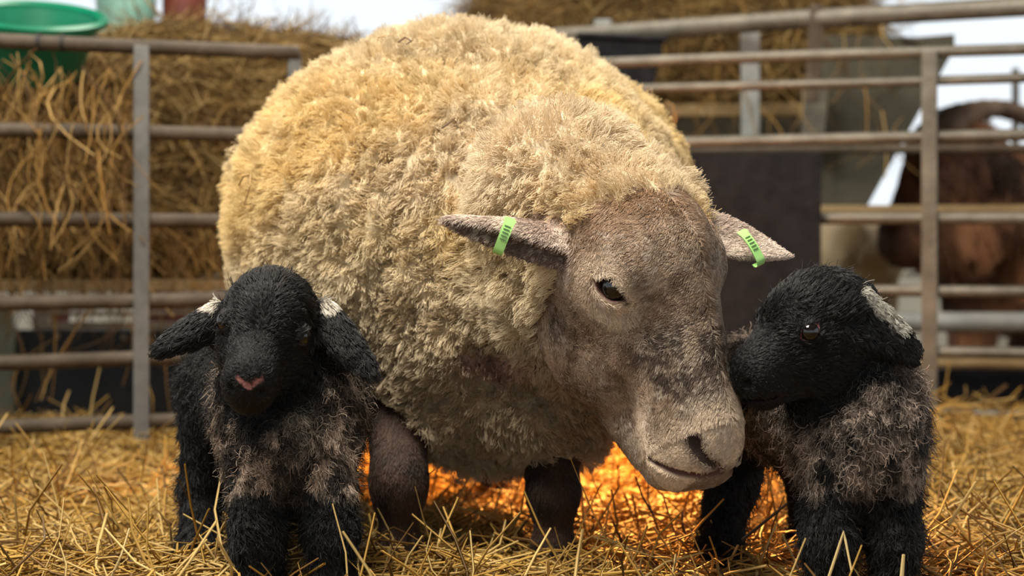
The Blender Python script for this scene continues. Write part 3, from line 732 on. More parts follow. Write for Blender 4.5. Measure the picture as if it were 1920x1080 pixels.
    def wool_col(p, rnd):
        n1 = fbm(p*7, 60, 3); n2 = fbm(p*30, 61, 2)
        yel = sstep(0.34, 0.44, p[:, 2])*(1-sstep(0.60, 0.70, p[:, 2]))*(0.35+0.65*sstep(0.35, 0.55, n1))
        c = mixc((0.725, 0.61, 0.425), (0.735, 0.565, 0.285), yel)
        c = mixc_a(c, (0.50, 0.36, 0.19), sstep(0.55, 0.8, n2)*0.45)
        low = 1-sstep(0.22, 0.36, p[:, 2]+0.06*(n1-0.5))  # shade on the lower fleece, painted into the wool colour
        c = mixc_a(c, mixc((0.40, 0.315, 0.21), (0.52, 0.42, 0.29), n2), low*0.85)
        neck = sstep(2.32, 2.18, p[:, 1])*sstep(0.42, 0.50, p[:, 2])
        c = mixc_a(c, (0.74, 0.62, 0.47), neck*0.75)
        thr = 1-sstep(0.02, 0.05, np.linalg.norm((p-P(925, 685, 2.18))*np.array([0.7, 0.25, 1.6]), axis=1))
        c = mixc_a(c, (0.42, 0.26, 0.22), thr*0.75)
        return c*(0.70+0.58*rnd[:, None])
    def leg_col(p):
        n1 = fbm(p*30, 12, 3); c = mixc((0.016, 0.0095, 0.007), (0.055, 0.030, 0.020), sstep(0.3, 0.7, n1))
        up = sstep(0.17, 0.26, p[:, 2]); return mixc_a(c, (0.085, 0.040, 0.025), up*0.6)
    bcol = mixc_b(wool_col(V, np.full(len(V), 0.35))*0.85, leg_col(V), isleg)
    wp = wool_part(HV)
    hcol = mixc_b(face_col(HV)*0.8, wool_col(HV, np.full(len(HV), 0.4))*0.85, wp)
    # pink-brown rims of lids, nostrils, mouth
    for sg in (1, -1):
        hcol = mixc_a(hcol, (0.10, 0.045, 0.036), (1-sstep(0.0008, 0.0036, lid[sg](HV))))
        hcol = mixc_a(hcol, (0.035, 0.022, 0.018), 1-sstep(0.001, 0.008, nostril[sg](HV)))
    hcol = mixc_a(hcol, (0.06, 0.03, 0.026), 1-sstep(0.0, 0.004, philt(HV)))
    hcol = mixc_a(hcol, (0.085, 0.040, 0.036), 1-sstep(0.0, 0.0035, np.minimum(mouth[1](HV), mouth[-1](HV))))
    nv = np.concatenate([V, HV]); nf = np.concatenate([F, HF+len(V)]); nc = np.concatenate([bcol, hcol])
    ewe = mesh_np('ewe', nv, nf, M_skin, col=nc)
    tag(ewe, 'large woolly cream ewe with brown face and green ear tags, bending its head', 'sheep')
    for sg in (1, -1): eyeball(FH, e_c[sg], 0.0198, ewe)
    # lashes on the near eye
    # ---- hooves
    for (fx, fy) in ((-0.150, 2.262), (0.055, 2.272), (-0.022, 2.94), (-0.215, 2.96)):
        MB().lathe([(0.001, -0.074), (0.040, -0.074), (0.034, -0.040), (0.031, -0.030), (0.001, -0.028)], (fx, fy-0.016, 0), 18).build('hoof', M_hoof, ewe, smooth=True)
    # ---- ear tags
    def tag_strap(c, d, wd, nrm, Lg, wdt, marks):
        d = unit(d); nrm = np.asarray(nrm, float); nrm = unit(nrm-(nrm@d)*d); wv = np.cross(nrm, d); m = MB()
        prof = []
        for t in np.linspace(0, 1, 22):                      # front strap, round the ear's edge, short return
            if t < 0.68: s_ = t/0.68; q = c+d*Lg*s_+nrm*(0.0035+0.004*math.sin(s_*3.1))
            else:
                a = (t-0.68)/0.32*math.pi; q = c+d*(Lg+0.0065*math.sin(a))+nrm*(0.0035-0.0065*(1-math.cos(a)))
            hw = wdt*(0.5+0.16*math.exp(-(t/0.10)**2)) if t > 0.02 else wdt*0.42
            prof.append((q, hw))
        for off in (0.0, -0.0016):
            for (q, hw) in prof:
                for sgn in (-1, 1): m.v.append(tuple(q+wv*sgn*hw+nrm*off))
        n = len(prof)
        for i in range(n-1):
            m.f.append((2*i, 2*i+1, 2*i+3, 2*i+2)); o = 2*n; m.f.append((o+2*i, o+2*i+2, o+2*i+3, o+2*i+1))
            m.f.append((2*i, 2*i+2, o+2*i+2, o+2*i)); m.f.append((2*i+1, o+2*i+1, o+2*i+3, 2*i+3))
        m.f.append((0, 2*n, 2*n+1, 1)); m.f.append((2*n-2, 2*n-1, 4*n-1, 4*n-2))
        to = m.build('ear_tag', M_tag, ewe, smooth=True); to['label'] = 'lime green plastic ear tag'
        for k in range(marks):
            s_ = 0.30+0.42*k/(marks-1); q = c+d*Lg*s_+nrm*(0.0041+0.004*math.sin(s_*3.1))
            MB().box(q, (0.0012, wdt*0.62, 0.0006), np.stack([d, wv, nrm], 1)).build('print_mark', M_print, to)
    cdir = lambda p: unit(np.array([0, 0, CAM_H])-p)
    a, b = P(958, 409, 1.962), P(936, 466, 1.957); a[1] -= 0.006; b[1] -= 0.006
    tag_strap(a, b-a, None, cdir(a), np.linalg.norm(b-a), 0.0120, 5)
    a, b = P(1386, 434, 2.062), P(1421, 486, 2.05); a[1] -= 0.008; b[1] -= 0.008
    tag_strap(a, b-a, None, cdir(a)+np.array([0.5, 0, 0.25]), np.linalg.norm(b-a), 0.0115, 5)

    # ---- fleece: crimped locks
    view = lambda c: unit(np.array([0, 0, CAM_H])-c)
    AV = np.concatenate([V, HV]); AF = nf; AN = np.concatenate([N, HN]); isw = np.concatenate([1-isleg, wp])
    wgt_v = isw
    def wfun_idx(Vv, Ff, Nn, n, wv, rng=RNG):
        T = np.concatenate([Ff[:, [0, 1, 2]], Ff[:, [0, 2, 3]]])
        a = 0.5*np.linalg.norm(np.cross(Vv[T[:, 1]]-Vv[T[:, 0]], Vv[T[:, 2]]-Vv[T[:, 0]]), axis=1)
        cc = Vv[T].mean(1); nn = unit(Nn[T].mean(1)); fac = (nn*view(cc)).sum(1)
        a = a*wv[T].mean(1)*np.where(fac > -0.25, 1.0, 0.12)
        cs = np.cumsum(a); t = T[np.searchsorted(cs, rng.random(n)*cs[-1]).clip(0, len(T)-1)]
        u = rng.random(n); v = rng.random(n); fl = u+v > 1; u[fl] = 1-u[fl]; v[fl] = 1-v[fl]; ww = 1-u-v
        return (Vv[t[:, 0]]*ww[:, None]+Vv[t[:, 1]]*u[:, None]+Vv[t[:, 2]]*v[:, None],
                unit(Nn[t[:, 0]]*ww[:, None]+Nn[t[:, 1]]*u[:, None]+Nn[t[:, 2]]*v[:, None]))
    # body surface under the head's own surface is hidden: no locks there
    inside_head = sdf_eval([h for h in head if len(h) == 2], V) < -0.004
    wv = np.concatenate([(1-isleg)*(~inside_head), wp*(sdf_eval(torso, HV) > -0.002)])
    n = 230000
    p, nn = wfun_idx(AV, AF, AN, n, wv)
    side = unit(np.stack([fbm(p*16, 90, 2)-0.5, fbm(p*16+9, 91, 2)-0.5, fbm(p*16+5, 92, 2)-0.60], 1))
    d = unit(nn*1.0+side*0.45+np.array([0, 0, -0.20])+RNG.normal(size=(n, 3))*0.36)
    ln = 0.009+0.013*fbm(p*30, 95, 2)+0.005*RNG.random(n)
    pts = grow(p-nn*0.004, nn, d, ln, 6, wav=0.0016*(0.5+RNG.random(n)), turns=2.0)
    rnd = RNG.random(n)
    cen2 = RNG.choice(n, 4200, replace=False); pts, near2 = clump(pts, cen2, 0.34*RNG.random(n)+0.08, 1.0)
    cen = RNG.choice(n, 20000, replace=False); pts, near = clump(pts, cen, (0.30+0.5*RNG.random(n))*(RNG.random(n) > 0.10), 1.3)
    lockv = 0.5*RNG.random(len(cen))[near]+0.5*RNG.random(len(cen2))[near2]
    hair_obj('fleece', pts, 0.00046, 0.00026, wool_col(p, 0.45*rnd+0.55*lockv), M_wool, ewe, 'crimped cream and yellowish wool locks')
    # ---- face hair
    def hw(c, m):
        l = FH.loc(c); al = np.minimum(lid[1](c), lid[-1](c)); hole = np.min([nostril[1](c), nostril[-1](c), mouth[1](c), mouth[-1](c)], axis=0)
        return (1-wool_part(c))*(al > 0.0040)*(hole > 0.0022)*np.where((m*view(c)).sum(1) > -0.3, 1, 0.1)*np.where(l[:, 0] > 0.322, 0.3, 1)
    n = 80000; p, nn = sample(HV, HF, HN, n, hw)
    l = FH.loc(p)
    flow = -FH.n*0.2+unit(np.stack([l[:, 0]*0, l[:, 1]*0, l[:, 2]], 1))@FH.R.T*0.7+FH.n*0.35*sstep(0.05, 0.15, l[:, 0])[:, None]+np.array([0, 0, -0.35])
    flow = flow+(np.stack([fbm(p*18, 30, 2), fbm(p*18, 31, 2), fbm(p*18, 32, 2)], 1)-0.5)*2.2+RNG.normal(size=p.shape)*0.25
    d = tangent(nn, flow); isear = np.minimum(earL(p), earR(p)) < 0.006
    ln = (0.007+0.004*fbm(p*30, 35, 2)+0.006*(1-sstep(-0.01, 0.06, l[:, 0])))*np.where(isear, 0.55, 1)*np.where(l[:, 0] > 0.27, 0.55, 1)
    pts = grow(p-nn*0.001, nn*0.6, d, ln*1.15, 4)
    cen = RNG.choice(n, 11000, replace=False); pts, near = clump(pts, cen, 0.5*RNG.random(n), 1.0)
    fc = face_col(p)*(0.6+0.8*(0.4*RNG.random((n, 1))+0.6*RNG.random(11000)[near][:, None]))
    lt = (RNG.random(11000)[near] < 0.22)*(0.5+0.5*RNG.random(n))*(fbm(p*22, 300, 2) > 0.42); fc = mixc_a(fc, (0.52, 0.43, 0.345), lt*0.75)
    hair_obj('face_hair', pts, 0.00050, 0.00018, fc, M_fur, ewe, 'short brown and grey-white face hair')
    # ---- leg hair
    def lw(c, m): return (c[:, 2] > -0.03)*(sdf_eval(legs, c) < sdf_eval(torso, c)-0.003)*((m*view(c)).sum(1) > -0.3)
    n = 14000; p, nn = sample(V, F, N, n, lw); d = tangent(nn, np.array([0, 0, -1.0])+RNG.normal(size=p.shape)*0.3)
    hair_obj('leg_hair', grow(p-nn*0.001, nn*0.5, d, 0.009, 4), 0.0005, 0.0002, leg_col(p)*(0.7+0.8*RNG.random((n, 1))), M_fur, ewe, 'dark brown leg hair')
    return ewe, torso
def mixc_a(c, b, t): return c*(1-t[:, None])+np.asarray(b)*t[:, None]
def mixc_b(a, b, t): return a*(1-t[:, None])+b*t[:, None]
ewe, EWE_TORSO = build_ewe()

# ================================================================== the lambs
def build_lamb(label, FH, torso, legs, ears, colfun, box, seed, feet, mouth_open, curl_w, lipc, rim, vee=None, n_h=120000):
    sg_e = {sg: (0.090, 0.004, 0.0440*sg) for sg in (1, -1)}
    rot12 = rotm('Z', 10)
    mouthE = FH.ell((0.155, -0.056, 0), (0.030, 0.0024, 0.034), rot12)
    head = [(FH.ell((0.045, -0.010, 0), (0.064, 0.058, 0.052)), 0.0),
            (FH.ell((0.070, 0.012, 0), (0.038, 0.030, 0.036)), 0.02),
            (Flat(FH, (0.075, -0.020, 0), (0.138, -0.032, 0), 0.043, 0.030, 1.0), 0.02),
            (FH.ell((0.147, -0.036, 0), (0.026, 0.027, 0.030)), 0.015),
            (Flat(FH, (0.055, -0.045, 0), (0.140, -0.056, 0), 0.040, 0.020, 0.95), 0.02),
            (FH.ell((0.060, -0.040, 0.026), (0.046, 0.038, 0.024)), 0.02), (FH.ell((0.060, -0.040, -0.026), (0.046, 0.038, 0.024)), 0.02),
            (Flat(FH, (0.06, 0.012, 0), (0.148, -0.018, 0), 0.028, 0.017, 1.0), 0.02)]
    cut = []; alm = []
    for sg in (1, -1):
        head.append((FH.ell(sg_e[sg], (0.0135, 0.0125, 0.0115)), 0.006))
        out = FH.R@np.array([0.55, 0.22, sg]); ac = FH.pt(*sg_e[sg])+unit(out)*0.011
        A = Almond(ac, out, FH.R@np.array([0.95, -0.2, 0]), 0.0116, 0.0058, 0.010); alm.append(A); cut.append((A, 0.0015, 1))
        cut.append((FH.ell((0.165, -0.028, 0.014*sg), (0.013, 0.0035, 0.006), rotm('Y', -30*sg)@rotm('Z', -35)), 0.003, 1))
    if vee: mouthE = Path([hit(head, x, y) for x, y in vee], [0.0009, 0.0021, 0.0009])
    if mouth_open: cut.append((mouthE, 0.003, 1))
    prims = [(t[0], t[1]) for t in torso]+head_join(head, 0.025)+legs+[(e, 0.012) for e in ears]+cut
    V, F = sdf_mesh(prims, 0.0034, *box)
    V = relax(V, F, 1, 0.45); N = vnormals(V, F)
    q = V*1.0
    hd = sdf_eval(head, V); td = sdf_eval(torso, V)
    onbody = sstep(-0.01, 0.012, hd-td)
    V = V+N*((fbm(V*55, seed, 2)-0.5)*0.006*onbody)[:, None]; N = vnormals(V, F)
    c = colfun(V, FH)*0.8
    for A in alm: c = mixc_a(c, rim, (1-sstep(0.0004, 0.0024, A(V)))*0.8)
    if mouth_open: c = mixc_a(c, lipc, 1-sstep(0.0, 0.0022, mouthE(V)))
    o = mesh_np('lamb', V, F, M_skin, col=c); tag(o, label, 'lamb')
    for sg in (1, -1): eyeball(FH, sg_e[sg], 0.0112, o)
    for (fx, fy) in feet:
        MB().lathe([(0.001, -0.040), (0.026, -0.040), (0.021, -0.012), (0.001, -0.010)], (fx, fy-0.006, 0), 16).build('hoof', M_hoof, o, smooth=True)
    view = lambda c: unit(np.array([0, 0, CAM_H])-c)
    def hwf(cc, m):
        a = np.min([A(cc) for A in alm], axis=0); ok = (a > 0.0026)*(cc[:, 2] > -0.02)
        if mouth_open: ok = ok*(mouthE(cc) > 0.0015)
        return ok*np.where((m*view(cc)).sum(1) > -0.3, 1.0, 0.12)
    p, nn = sample(V, F, N, n_h, hwf)
    l = FH.loc(p); ishead = 1-sstep(-0.008, 0.010, sdf_eval(head, p)-sdf_eval(torso, p)); islegs = (sdf_eval(legs, p) < sdf_eval(torso, p))*(1-ishead)
    isear = np.min([e(p) for e in ears], axis=0) < 0.006
    flow = np.array([0, 0, -1.0])+(np.stack([fbm(p*24, seed+1, 2), fbm(p*24, seed+2, 2), fbm(p*24, seed+3, 2)], 1)-0.5)*3.0+RNG.normal(size=p.shape)*0.3
    flow = np.where((ishead > 0.5)[:, None], -FH.n*0.9+np.array([0, 0, -0.3])+(flow-np.array([0, 0, -1.0]))*0.6, flow)
    if len(ears):
        for e in ears: m_ = (e(p) < 0.006)[:, None]; flow = np.where(m_, e.t*1.0+RNG.normal(size=p.shape)*0.25+np.array([0, 0, -0.2]), flow)
    d = tangent(nn, flow)
    ln = np.where(ishead > 0.5, 0.0075, 0.0125)*(0.7+0.6*RNG.random(n_h)); ln = np.where((ishead > 0.5) & (l[:, 0] > 0.12), 0.0045, ln)
    ln = np.where((ishead > 0.5) & (l[:, 0] < 0.065) & (l[:, 1] > 0.0), 0.013*(0.6+0.8*RNG.random(n_h)), ln); ln = np.where(isear, 0.010, ln); ln = np.where(islegs > 0.5, 0.012, ln)
    wav = np.where((ishead > 0.5) | isear | (islegs > 0.5), 0.0004, curl_w)
    headish = (ishead > 0.5) | isear; fly = RNG.random(n_h) < np.where(headish, 0.05, 0.22); d = np.where(fly[:, None], unit(d+RNG.normal(size=d.shape)*0.6), d); ln = np.where(fly & ~headish, ln*1.2, ln); wav = np.where(fly & ~headish, wav*1.5+0.0005, wav)
    pts = grow(p-nn*0.001, nn*0.7, d, ln, 6, wav=wav, turns=1.3)
    cen = RNG.choice(n_h, 17000, replace=False); pts, near = clump(pts, cen, (0.25+0.5*RNG.random(n_h))*(~fly), 1.1)
    hc = colfun(p, FH)*(0.6+0.8*(0.5*RNG.random((n_h, 1))+0.5*RNG.random(17000)[near][:, None]))
    hc = mixc_a(hc, (0.40, 0.33, 0.265), np.clip(hc.mean(1)*9, 0, 1)*(RNG.random(17000)[near] < 0.25)*0.7*RNG.random(n_h))
    hair_obj('coat', pts, 0.00042, 0.00020, hc, M_furblack, o, 'curly black and grey mottled lamb coat')
    return o
def head_join(head, k):
    return [(head[0][0], k)]+head[1:]
BLK = (0.0075, 0.0070, 0.0072)
def lleg(top, knee, fet, foot, r):
    return [(Cone(top, knee, r[0], r[1]), 0.02), (Ell(knee, (r[1]*1.1, r[1]*1.1, r[1]*1.3)), 0.01), (Cone(knee, fet, r[1]*0.95, r[2]), 0.01), (Cone(fet, foot, r[2]*1.08, r[2]*1.2), 0.01)]

# ---- lamb facing the camera
F1 = Frame(P(519, 553, 2.045), P(466, 696, 1.885), (0.20, 0.0, 1.0))
tor1 = [(Ell((-0.268, 2.07, 0.205), (0.080, 0.085, 0.090)), 0), (Cone((-0.272, 2.10, 0.215), (-0.355, 2.30, 0.222), 0.082, 0.078), 0.04),
        (Cone((-0.268, 2.07, 0.235), F1.pt(0.02, -0.035, 0), 0.066, 0.052), 0.03), (Ell((-0.27, 2.035, 0.165), (0.055, 0.06, 0.062)), 0.03)]
leg1 = lleg((-0.300, 2.05, 0.19), (-0.2965, 1.99, 0.075), (-0.290, 1.985, 0.015), (-0.290, 1.97, -0.03), (0.044, 0.027, 0.022)) + \
       lleg((-0.232, 2.05, 0.19), (-0.2125, 2.00, 0.075), (-0.209, 1.99, 0.015), (-0.209, 1.975, -0.03), (0.044, 0.027, 0.022)) + \
       lleg((-0.388, 2.255, 0.225), (-0.408, 2.265, 0.095), (-0.412, 2.235, 0.02), (-0.412, 2.22, -0.03), (0.052, 0.026, 0.022)) + \
       lleg((-0.33, 2.33, 0.21), (-0.318, 2.35, 0.10), (-0.318, 2.33, 0.02), (-0.318, 2.32, -0.03), (0.055, 0.026, 0.021))
e1a, e1b = F1.pt(0.030, -0.006, 0), None
ears1 = [Leaf(P(425, 587, 2.01), P(287, 662, 1.985), (-0.5, 0.30, 0.9), 0.0200, 0.0085, 0.25, 0.02, 0.42, 0.75),
         Leaf(P(588, 578, 2.03), P(703, 708, 1.99), (0.75, 0.30, 0.60), 0.0205, 0.0085, 0.25, -0.03, 0.42, 0.75)]
def col1(p, FH):
    n1 = fbm(p*48, 120, 3); n2 = fbm(p*150, 121, 2); c = np.tile(np.array(BLK), (len(p), 1))
    f = (1-sstep(2.04, 2.10, p[:, 1]))*sstep(0.115, 0.145, p[:, 2]+0.03*(n1-0.5))*(1-sstep(0.26, 0.30, p[:, 2]))
    f = np.maximum(f, 0.55*sstep(0.20, 0.24, p[:, 2])*sstep(-0.29, -0.315, p[:, 0])*sstep(2.15, 2.1, p[:, 1]))
    pat = sstep(0.36, 0.56, n1)*sstep(0.34, 0.56, n2)
    f = f*(pat*0.95+0.06)*sstep(-0.03, 0.0, FH.loc(p)[:, 0]*-1+0.0+0.35*(p[:, 2] < 0.262))
    hd = Ell(FH.pt(0.085, -0.025, 0), (0.13, 0.088, 0.078), FH.R)(p); f = f*sstep(-0.004, 0.012, hd)
    c = mixc_a(c, mixc((0.24, 0.175, 0.13), (0.60, 0.45, 0.335), sstep(0.4, 0.7, n2)), np.clip(f, 0, 1))
    tuft = (1-sstep(0.010, 0.03, np.linalg.norm((p-P(560, 785, 1.98))*np.array([1, 0.3, 1]), axis=1))); c = mixc_a(c, (0.22, 0.20, 0.16), tuft*0.7*sstep(0.4, 0.6, n2))
    for q in (P(398, 570, 2.01), P(614, 572, 2.03)):
        c = mixc_a(c, (0.62, 0.56, 0.47), 1-sstep(0.006, 0.012, np.linalg.norm((p-q)*np.array([0.8, 0.4, 1.1]), axis=1)))
    return c
lamb1 = build_lamb('black lamb with mottled chest facing the camera, drooping ears, left of the ewe', F1, tor1, leg1, ears1, col1, ((-0.47, 1.84, -0.05), (-0.13, 2.44, 0.41)), 130,
                   ((-0.290, 1.975), (-0.209, 1.98), (-0.412, 2.225), (-0.318, 2.325)), True, 0.0022, (0.38, 0.16, 0.14), (0.05, 0.04, 0.036), ((444, 707), (467, 727), (491, 709)))
# ---- lamb in profile
F2 = Frame(P(1592, 560, 1.985), P(1382, 664, 1.925), (0.0, -0.12, 1.0))
tor2 = [(Ell((0.408, 2.01, 0.205), (0.072, 0.085, 0.085)), 0), (Cone((0.402, 2.06, 0.213), (0.318, 2.27, 0.215), 0.078, 0.074), 0.04),
        (Cone((0.405, 2.02, 0.235), F2.pt(0.022, -0.035, 0), 0.062, 0.050), 0.03), (Ell((0.400, 1.985, 0.165), (0.052, 0.055, 0.06)), 0.03)]
leg2 = lleg((0.374, 1.99, 0.17), (0.3625, 1.955, 0.075), (0.366, 1.955, 0.015), (0.366, 1.94, -0.03), (0.042, 0.026, 0.022)) + \
       lleg((0.434, 1.99, 0.17), (0.438, 1.96, 0.075), (0.436, 1.955, 0.015), (0.436, 1.94, -0.03), (0.042, 0.026, 0.022)) + \
       lleg((0.310, 2.27, 0.205), (0.292, 2.26, 0.10), (0.272, 2.24, 0.025), (0.270, 2.22, -0.02), (0.055, 0.030, 0.024)) + \
       lleg((0.36, 2.30, 0.20), (0.40, 2.33, 0.10), (0.40, 2.32, 0.02), (0.40, 2.31, -0.03), (0.05, 0.024, 0.020))
ears2 = [Leaf(P(1597, 580, 1.945), P(1722, 672, 1.955), (0.55, 0.30, 0.75), 0.0245, 0.0085, 0.25, -0.02, 0.38, 0.72),
         Leaf(P(1575, 545, 2.03), P(1640, 560, 2.11), (0.3, 0.3, 0.8), 0.018, 0.0085, 0.2, 0.0, 0.42, 0.7)]
def col2(p, FH):
    n1 = fbm(p*52, 160, 3); n2 = fbm(p*160, 161, 2); c = np.tile(np.array(BLK), (len(p), 1))
    f = sstep(0.125, 0.155, p[:, 2]+0.035*(n1-0.5))
    pat = sstep(0.38, 0.58, n1)*0.55+sstep(0.46, 0.62, n2)*0.55
    hd = Ell(FH.pt(0.075, -0.028, 0), (0.115, 0.082, 0.075), FH.R)(p); f = f*sstep(0.0, 0.016, hd)
    hip = 1-sstep(0.16, 0.20, p[:, 2]-0.10*(p[:, 1]-2.2)); f = f*(1-hip*sstep(2.14, 2.2, p[:, 1]))
    f = f*sstep(0.36, 0.37, p[:, 0]+0.9*(p[:, 2] > 0.12))
    c = mixc_a(c, mixc((0.18, 0.135, 0.105), (0.48, 0.365, 0.29), sstep(0.4, 0.7, n2)), np.clip(f*pat, 0, 1))
    e = ears2[0]; c = mixc_a(c, BLK, 1-sstep(0.004, 0.010, np.minimum(e(p), ears2[1](p)))); q = p-e.a; x = q@e.t/e.L; y = q@e.w
    wt = (e(p) < 0.008)*sstep(0.007, 0.012, y+0.010*(n2-0.5))*(x < 0.66)
    c = mixc_a(c, (0.50, 0.47, 0.40), wt*0.9)
    return c
lamb2 = build_lamb('black lamb in profile nuzzling towards the face of the ewe, white streaked ear', F2, tor2, leg2, ears2, col2, ((0.20, 1.85, -0.05), (0.54, 2.40, 0.43)), 170,
                   ((0.366, 1.945), (0.436, 1.945), (0.270, 2.225), (0.40, 2.315)), True, 0.0022, (0.03, 0.016, 0.014), (0.26, 0.11, 0.10))

# ================================================================== the brown goat beyond the rails
def build_goat():
    Y = 4.75
    g = lambda px, py, dy=0.0: P(px, py, Y)+np.array([0, dy, 0])
    prims = [(Ell(g(1792, 318), (0.105, 0.10, 0.095)), 0), (Cone(g(1790, 310), g(1716, 425), 0.125, 0.085), 0.05), (Ell(g(1704, 452), (0.082, 0.075, 0.075)), 0.04),
             (Ell(g(1752, 318), (0.08, 0.08, 0.09)), 0.03), (Cone(g(1720, 440), g(1800, 440), 0.065, 0.09), 0.04),
             (Cone(g(1842, 385, 0.05), g(1960, 430, 0.25), 0.13, 0.19), 0.05), (Cone(g(1990, 420, 0.3), g(2260, 420, 0.75), 0.20, 0.20), 0.06),
             (Cone(g(1930, 430, 0.22), g(1920, 520, 0.22), 0.17, 0.15), 0.08)]
    for (px, dy) in ((1850, 0.16), (1990, 0.30), (2200, 0.62), (2290, 0.8)):
        a = g(px, 500, dy); b = a.copy(); b[2] = 0.12; c = b.copy(); c[2] = -0.085
        prims += [(Cone(a, b, 0.085, 0.05), 0.04), (Cone(b, c, 0.045, 0.04), 0.02)]
    ear = Leaf(g(1812, 296, -0.09), g(1890, 330, -0.12), (0.25, -0.3, 0.9), 0.045, 0.014, 0.25, -0.02, 0.5, 0.7); prims.append((ear, 0.02))
    V, F = sdf_mesh(prims, 0.013, (0.85, 4.4, -0.1), (2.35, 6.0, 0.95)); V = relax(V, F, 1); N = vnormals(V, F)
    def colf(p):
        n1 = fbm(p*8, 210, 3); c = mixc((0.085, 0.036, 0.018), (0.26, 0.115, 0.052), sstep(0.35, 0.65, n1))
        return mixc_a(c, (0.018, 0.009, 0.006), (ear(p) < 0.01)*0.8)
    o = mesh_np('goat', V, F, M_skin, col=colf(V)); tag(o, 'shaggy reddish brown goat with a thick arched horn behind the rails', 'goat')
    n = 26000; p, nn = sample(V, F, N, n, lambda c, m: (m[:, 1] < 0.5)*1.0)
    d = tangent(nn, np.array([0.25, 0, -1.0])+RNG.normal(size=(n, 3))*0.25); l = np.where(p[:, 0] < 1.13, 0.02, 0.07)*(0.6+0.8*RNG.random(n))
    pts = grow(p, nn*0.4, d, l, 5); cen = RNG.choice(n, 1800, replace=False); pts, near = clump(pts, cen, 0.5*np.ones(n), 1.0)
    hair_obj('coat', pts, 0.0016, 0.0006, colf(p)*(0.6+1.0*RNG.random((len(cen), 1))[near]), M_fur, o, 'long reddish brown hair')
    for k, dy in enumerate((-0.04, 0.05)):
        path = [g(1750, 300, dy), g(1762, 258, dy), g(1786, 230, dy), g(1826, 210, dy), g(1878, 202, dy+0.02), g(1932, 213, dy+0.05), g(1982, 250, dy+0.1), g(2008, 300, dy+0.12)]
        path = [np.asarray(x) for x in path]
        fine = []; rr = []
        r_ = [0.060, 0.062, 0.052, 0.032, 0.021, 0.018, 0.013, 0.005]
        for i in range(len(path)-1):
            for t in np.linspace(0, 1, 6, endpoint=False): fine.append(lerp(path[i], path[i+1], t)); rr.append(r_[i]*(1-t)+r_[i+1]*t+0.0016*math.sin((i+t)*14))
        h = MB().tube(fine, rr, 18).build('horn', M_horn, o, smooth=True)
    sphere_mesh('eye', g(1748, 320, -0.115), 0.014, M_eye, o)
    return o
goat = build_goat()
# ---- pale sheep far behind
def build_pale():
    Y = 5.6; g = lambda px, py, dy=0.0: P(px, py, Y)+np.array([0, dy, 0])
    prims = [(Ell(g(1640, 480, 0.35), (0.17, 0.36, 0.15)), 0), (Cone(g(1615, 465, 0.05), g(1588, 446, -0.05), 0.08, 0.06), 0.05), (Cone(g(1588, 448, -0.06), g(1574, 492, -0.14), 0.056, 0.036), 0.03),
             (Leaf(g(1600, 438, -0.05), g(1632, 446, -0.06), (0, -0.4, 1), 0.022, 0.01, 0.2), 0.01), (Leaf(g(1578, 438, -0.05), g(1548, 448, -0.06), (0, -0.4, 1), 0.022, 0.01, 0.2), 0.01)]
    for (px, dy) in ((1605, 0.08), (1672, 0.10), (1610, 0.6), (1675, 0.6)):
        a = g(px, 520, dy); b = a.copy(); b[2] = -0.088; prims.append((Cone(a, b, 0.045, 0.03), 0.03))
    V, F = sdf_mesh(prims, 0.012, (0.9, 5.2, -0.1), (1.6, 6.4, 0.65)); V = relax(V, F, 1); N = vnormals(V, F)
    V = V+N*((fbm(V*30, 4, 2)-0.5)*0.02)[:, None]
    c = mixc((0.46, 0.33, 0.17), (0.62, 0.48, 0.28), fbm(V*20, 6, 2))
    o = mesh_np('sheep', V, F, M_skin, col=c); tag(o, 'small pale cream sheep far back beside the brown goat', 'sheep')
build_pale()

# ---- single stalks that stand out
def single(name, label, pts, r, col, group=None):
    pts = [np.asarray(p, float) for p in pts]; fine = []
    for i in range(len(pts)-1):
        for t in np.linspace(0, 1, 5, endpoint=False): fine.append(lerp(pts[i], pts[i+1], t))
    fine.append(pts[-1])
    o = MB().tube(fine, [r*(1-0.35*k/len(fine)) for k in range(len(fine))], 7).build(name, plain('stalk_'+str(len(bpy.data.materials)), col, 0.5, 0.3), smooth=True)
    return tag(o, label, 'straw', group)
GOLD, PALE, DARK = (0.46, 0.29, 0.085), (0.60, 0.45, 0.20), (0.055, 0.03, 0.014)
single('straw_stalk', 'bent pale stalk like an upturned V before the front legs of right lamb', [P(1553, 1085, 1.90), P(1582, 997, 1.90), P(1597, 1072, 1.89)], 0.0017, PALE)
single('straw_stalk', 'upright cut pale stalk before the right lamb, close to the frame edge', [P(1690, 1090, 1.90), P(1694, 1040, 1.90)], 0.0026, PALE)
single('straw_stalk', 'dark thin stalk leaning in the glow under the chin of ewe', [P(1226, 968, 2.35), P(1204, 930, 2.36), P(1192, 893, 2.38)], 0.0017, DARK)
single('straw_stalk', 'dark stalk leaning up between the legs of right lamb', [P(1392, 1012, 2.02), P(1475, 945, 2.05)], 0.0020, DARK)
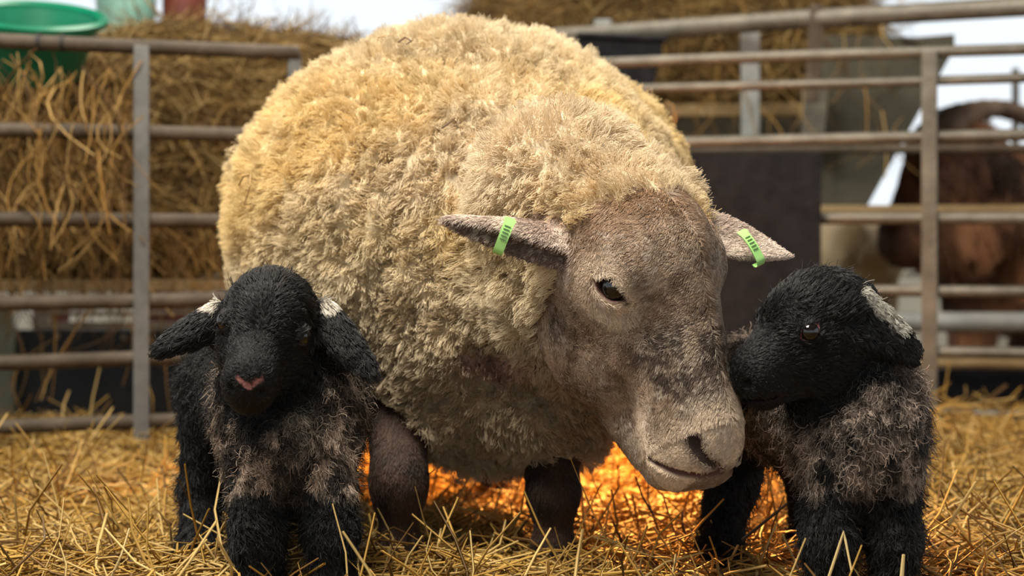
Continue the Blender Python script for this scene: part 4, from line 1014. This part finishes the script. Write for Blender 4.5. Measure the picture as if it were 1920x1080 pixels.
single('straw_stalk', 'long golden stalk slanting up at the far right of the bedding', [P(1778, 985, 2.1), P(1830, 903, 2.12)], 0.0024, GOLD)
single('straw_stalk', 'dark stalk crossing the glow beside the near foreleg of ewe', [P(785, 905, 2.3), P(815, 880, 2.32)], 0.0014, DARK)
single('straw_stalk', 'long arched pale stalk in the bottom left corner', [P(210, 1080, 1.98), P(228, 1040, 1.98), P(243, 990, 1.99)], 0.0016, PALE)
single('straw_stalk', 'dark bent stalk low in the bottom left corner', [P(25, 1070, 1.98), P(84, 1012, 1.98), P(80, 965, 2.0)], 0.0017, (0.14, 0.08, 0.03))
# bits of hay caught in the fleece, each lying on the wool
def on_wool(px, py, lift=0.038):
    q = hit(EWE_TORSO, px, py, 1.9, 3.2); e = 0.004
    g = np.array([sdf_eval(EWE_TORSO, (q+d)[None])[0]-sdf_eval(EWE_TORSO, (q-d)[None])[0] for d in np.eye(3)*e])
    return q+unit(unit(g)*0.45+unit(np.array([0, 0, CAM_H])-q))*lift
for lab, pts in [('curled hay wisp sticking out of the fleece on the right flank', [on_wool(1250, 246), on_wool(1254, 226, 0.036), on_wool(1248, 206, 0.048), on_wool(1238, 196, 0.034)]),
                 ('short pale hay blade caught on the right flank of the ewe', [on_wool(1252, 252, 0.020), on_wool(1256, 220, 0.055)]),
                 ('thin curved hay wisp on the left flank of the ewe', [on_wool(466, 352), on_wool(474, 336), on_wool(487, 333), on_wool(486, 354), on_wool(475, 387)]),
                 ('tiny brown curl of hay on top of the fleece', [on_wool(752, 96), on_wool(764, 88), on_wool(776, 94), on_wool(766, 100)]),
                 ('short hay bit near the top left of the fleece', [on_wool(716, 88), on_wool(743, 84)]),
                 ('dark splinter of straw in the middle of the fleece', [on_wool(832, 250), on_wool(846, 242), on_wool(858, 232)]),
                 ('dark fleck of straw high on the back of the ewe', [on_wool(1128, 128), on_wool(1150, 118)]),
                 ('small brown straw bit on the woolly neck', [on_wool(928, 334), on_wool(937, 358)])]:
    single('hay_wisp', lab, pts, 0.0014, (0.10, 0.055, 0.022) if 'dark' in lab or 'brown' in lab else (0.36, 0.22, 0.08))
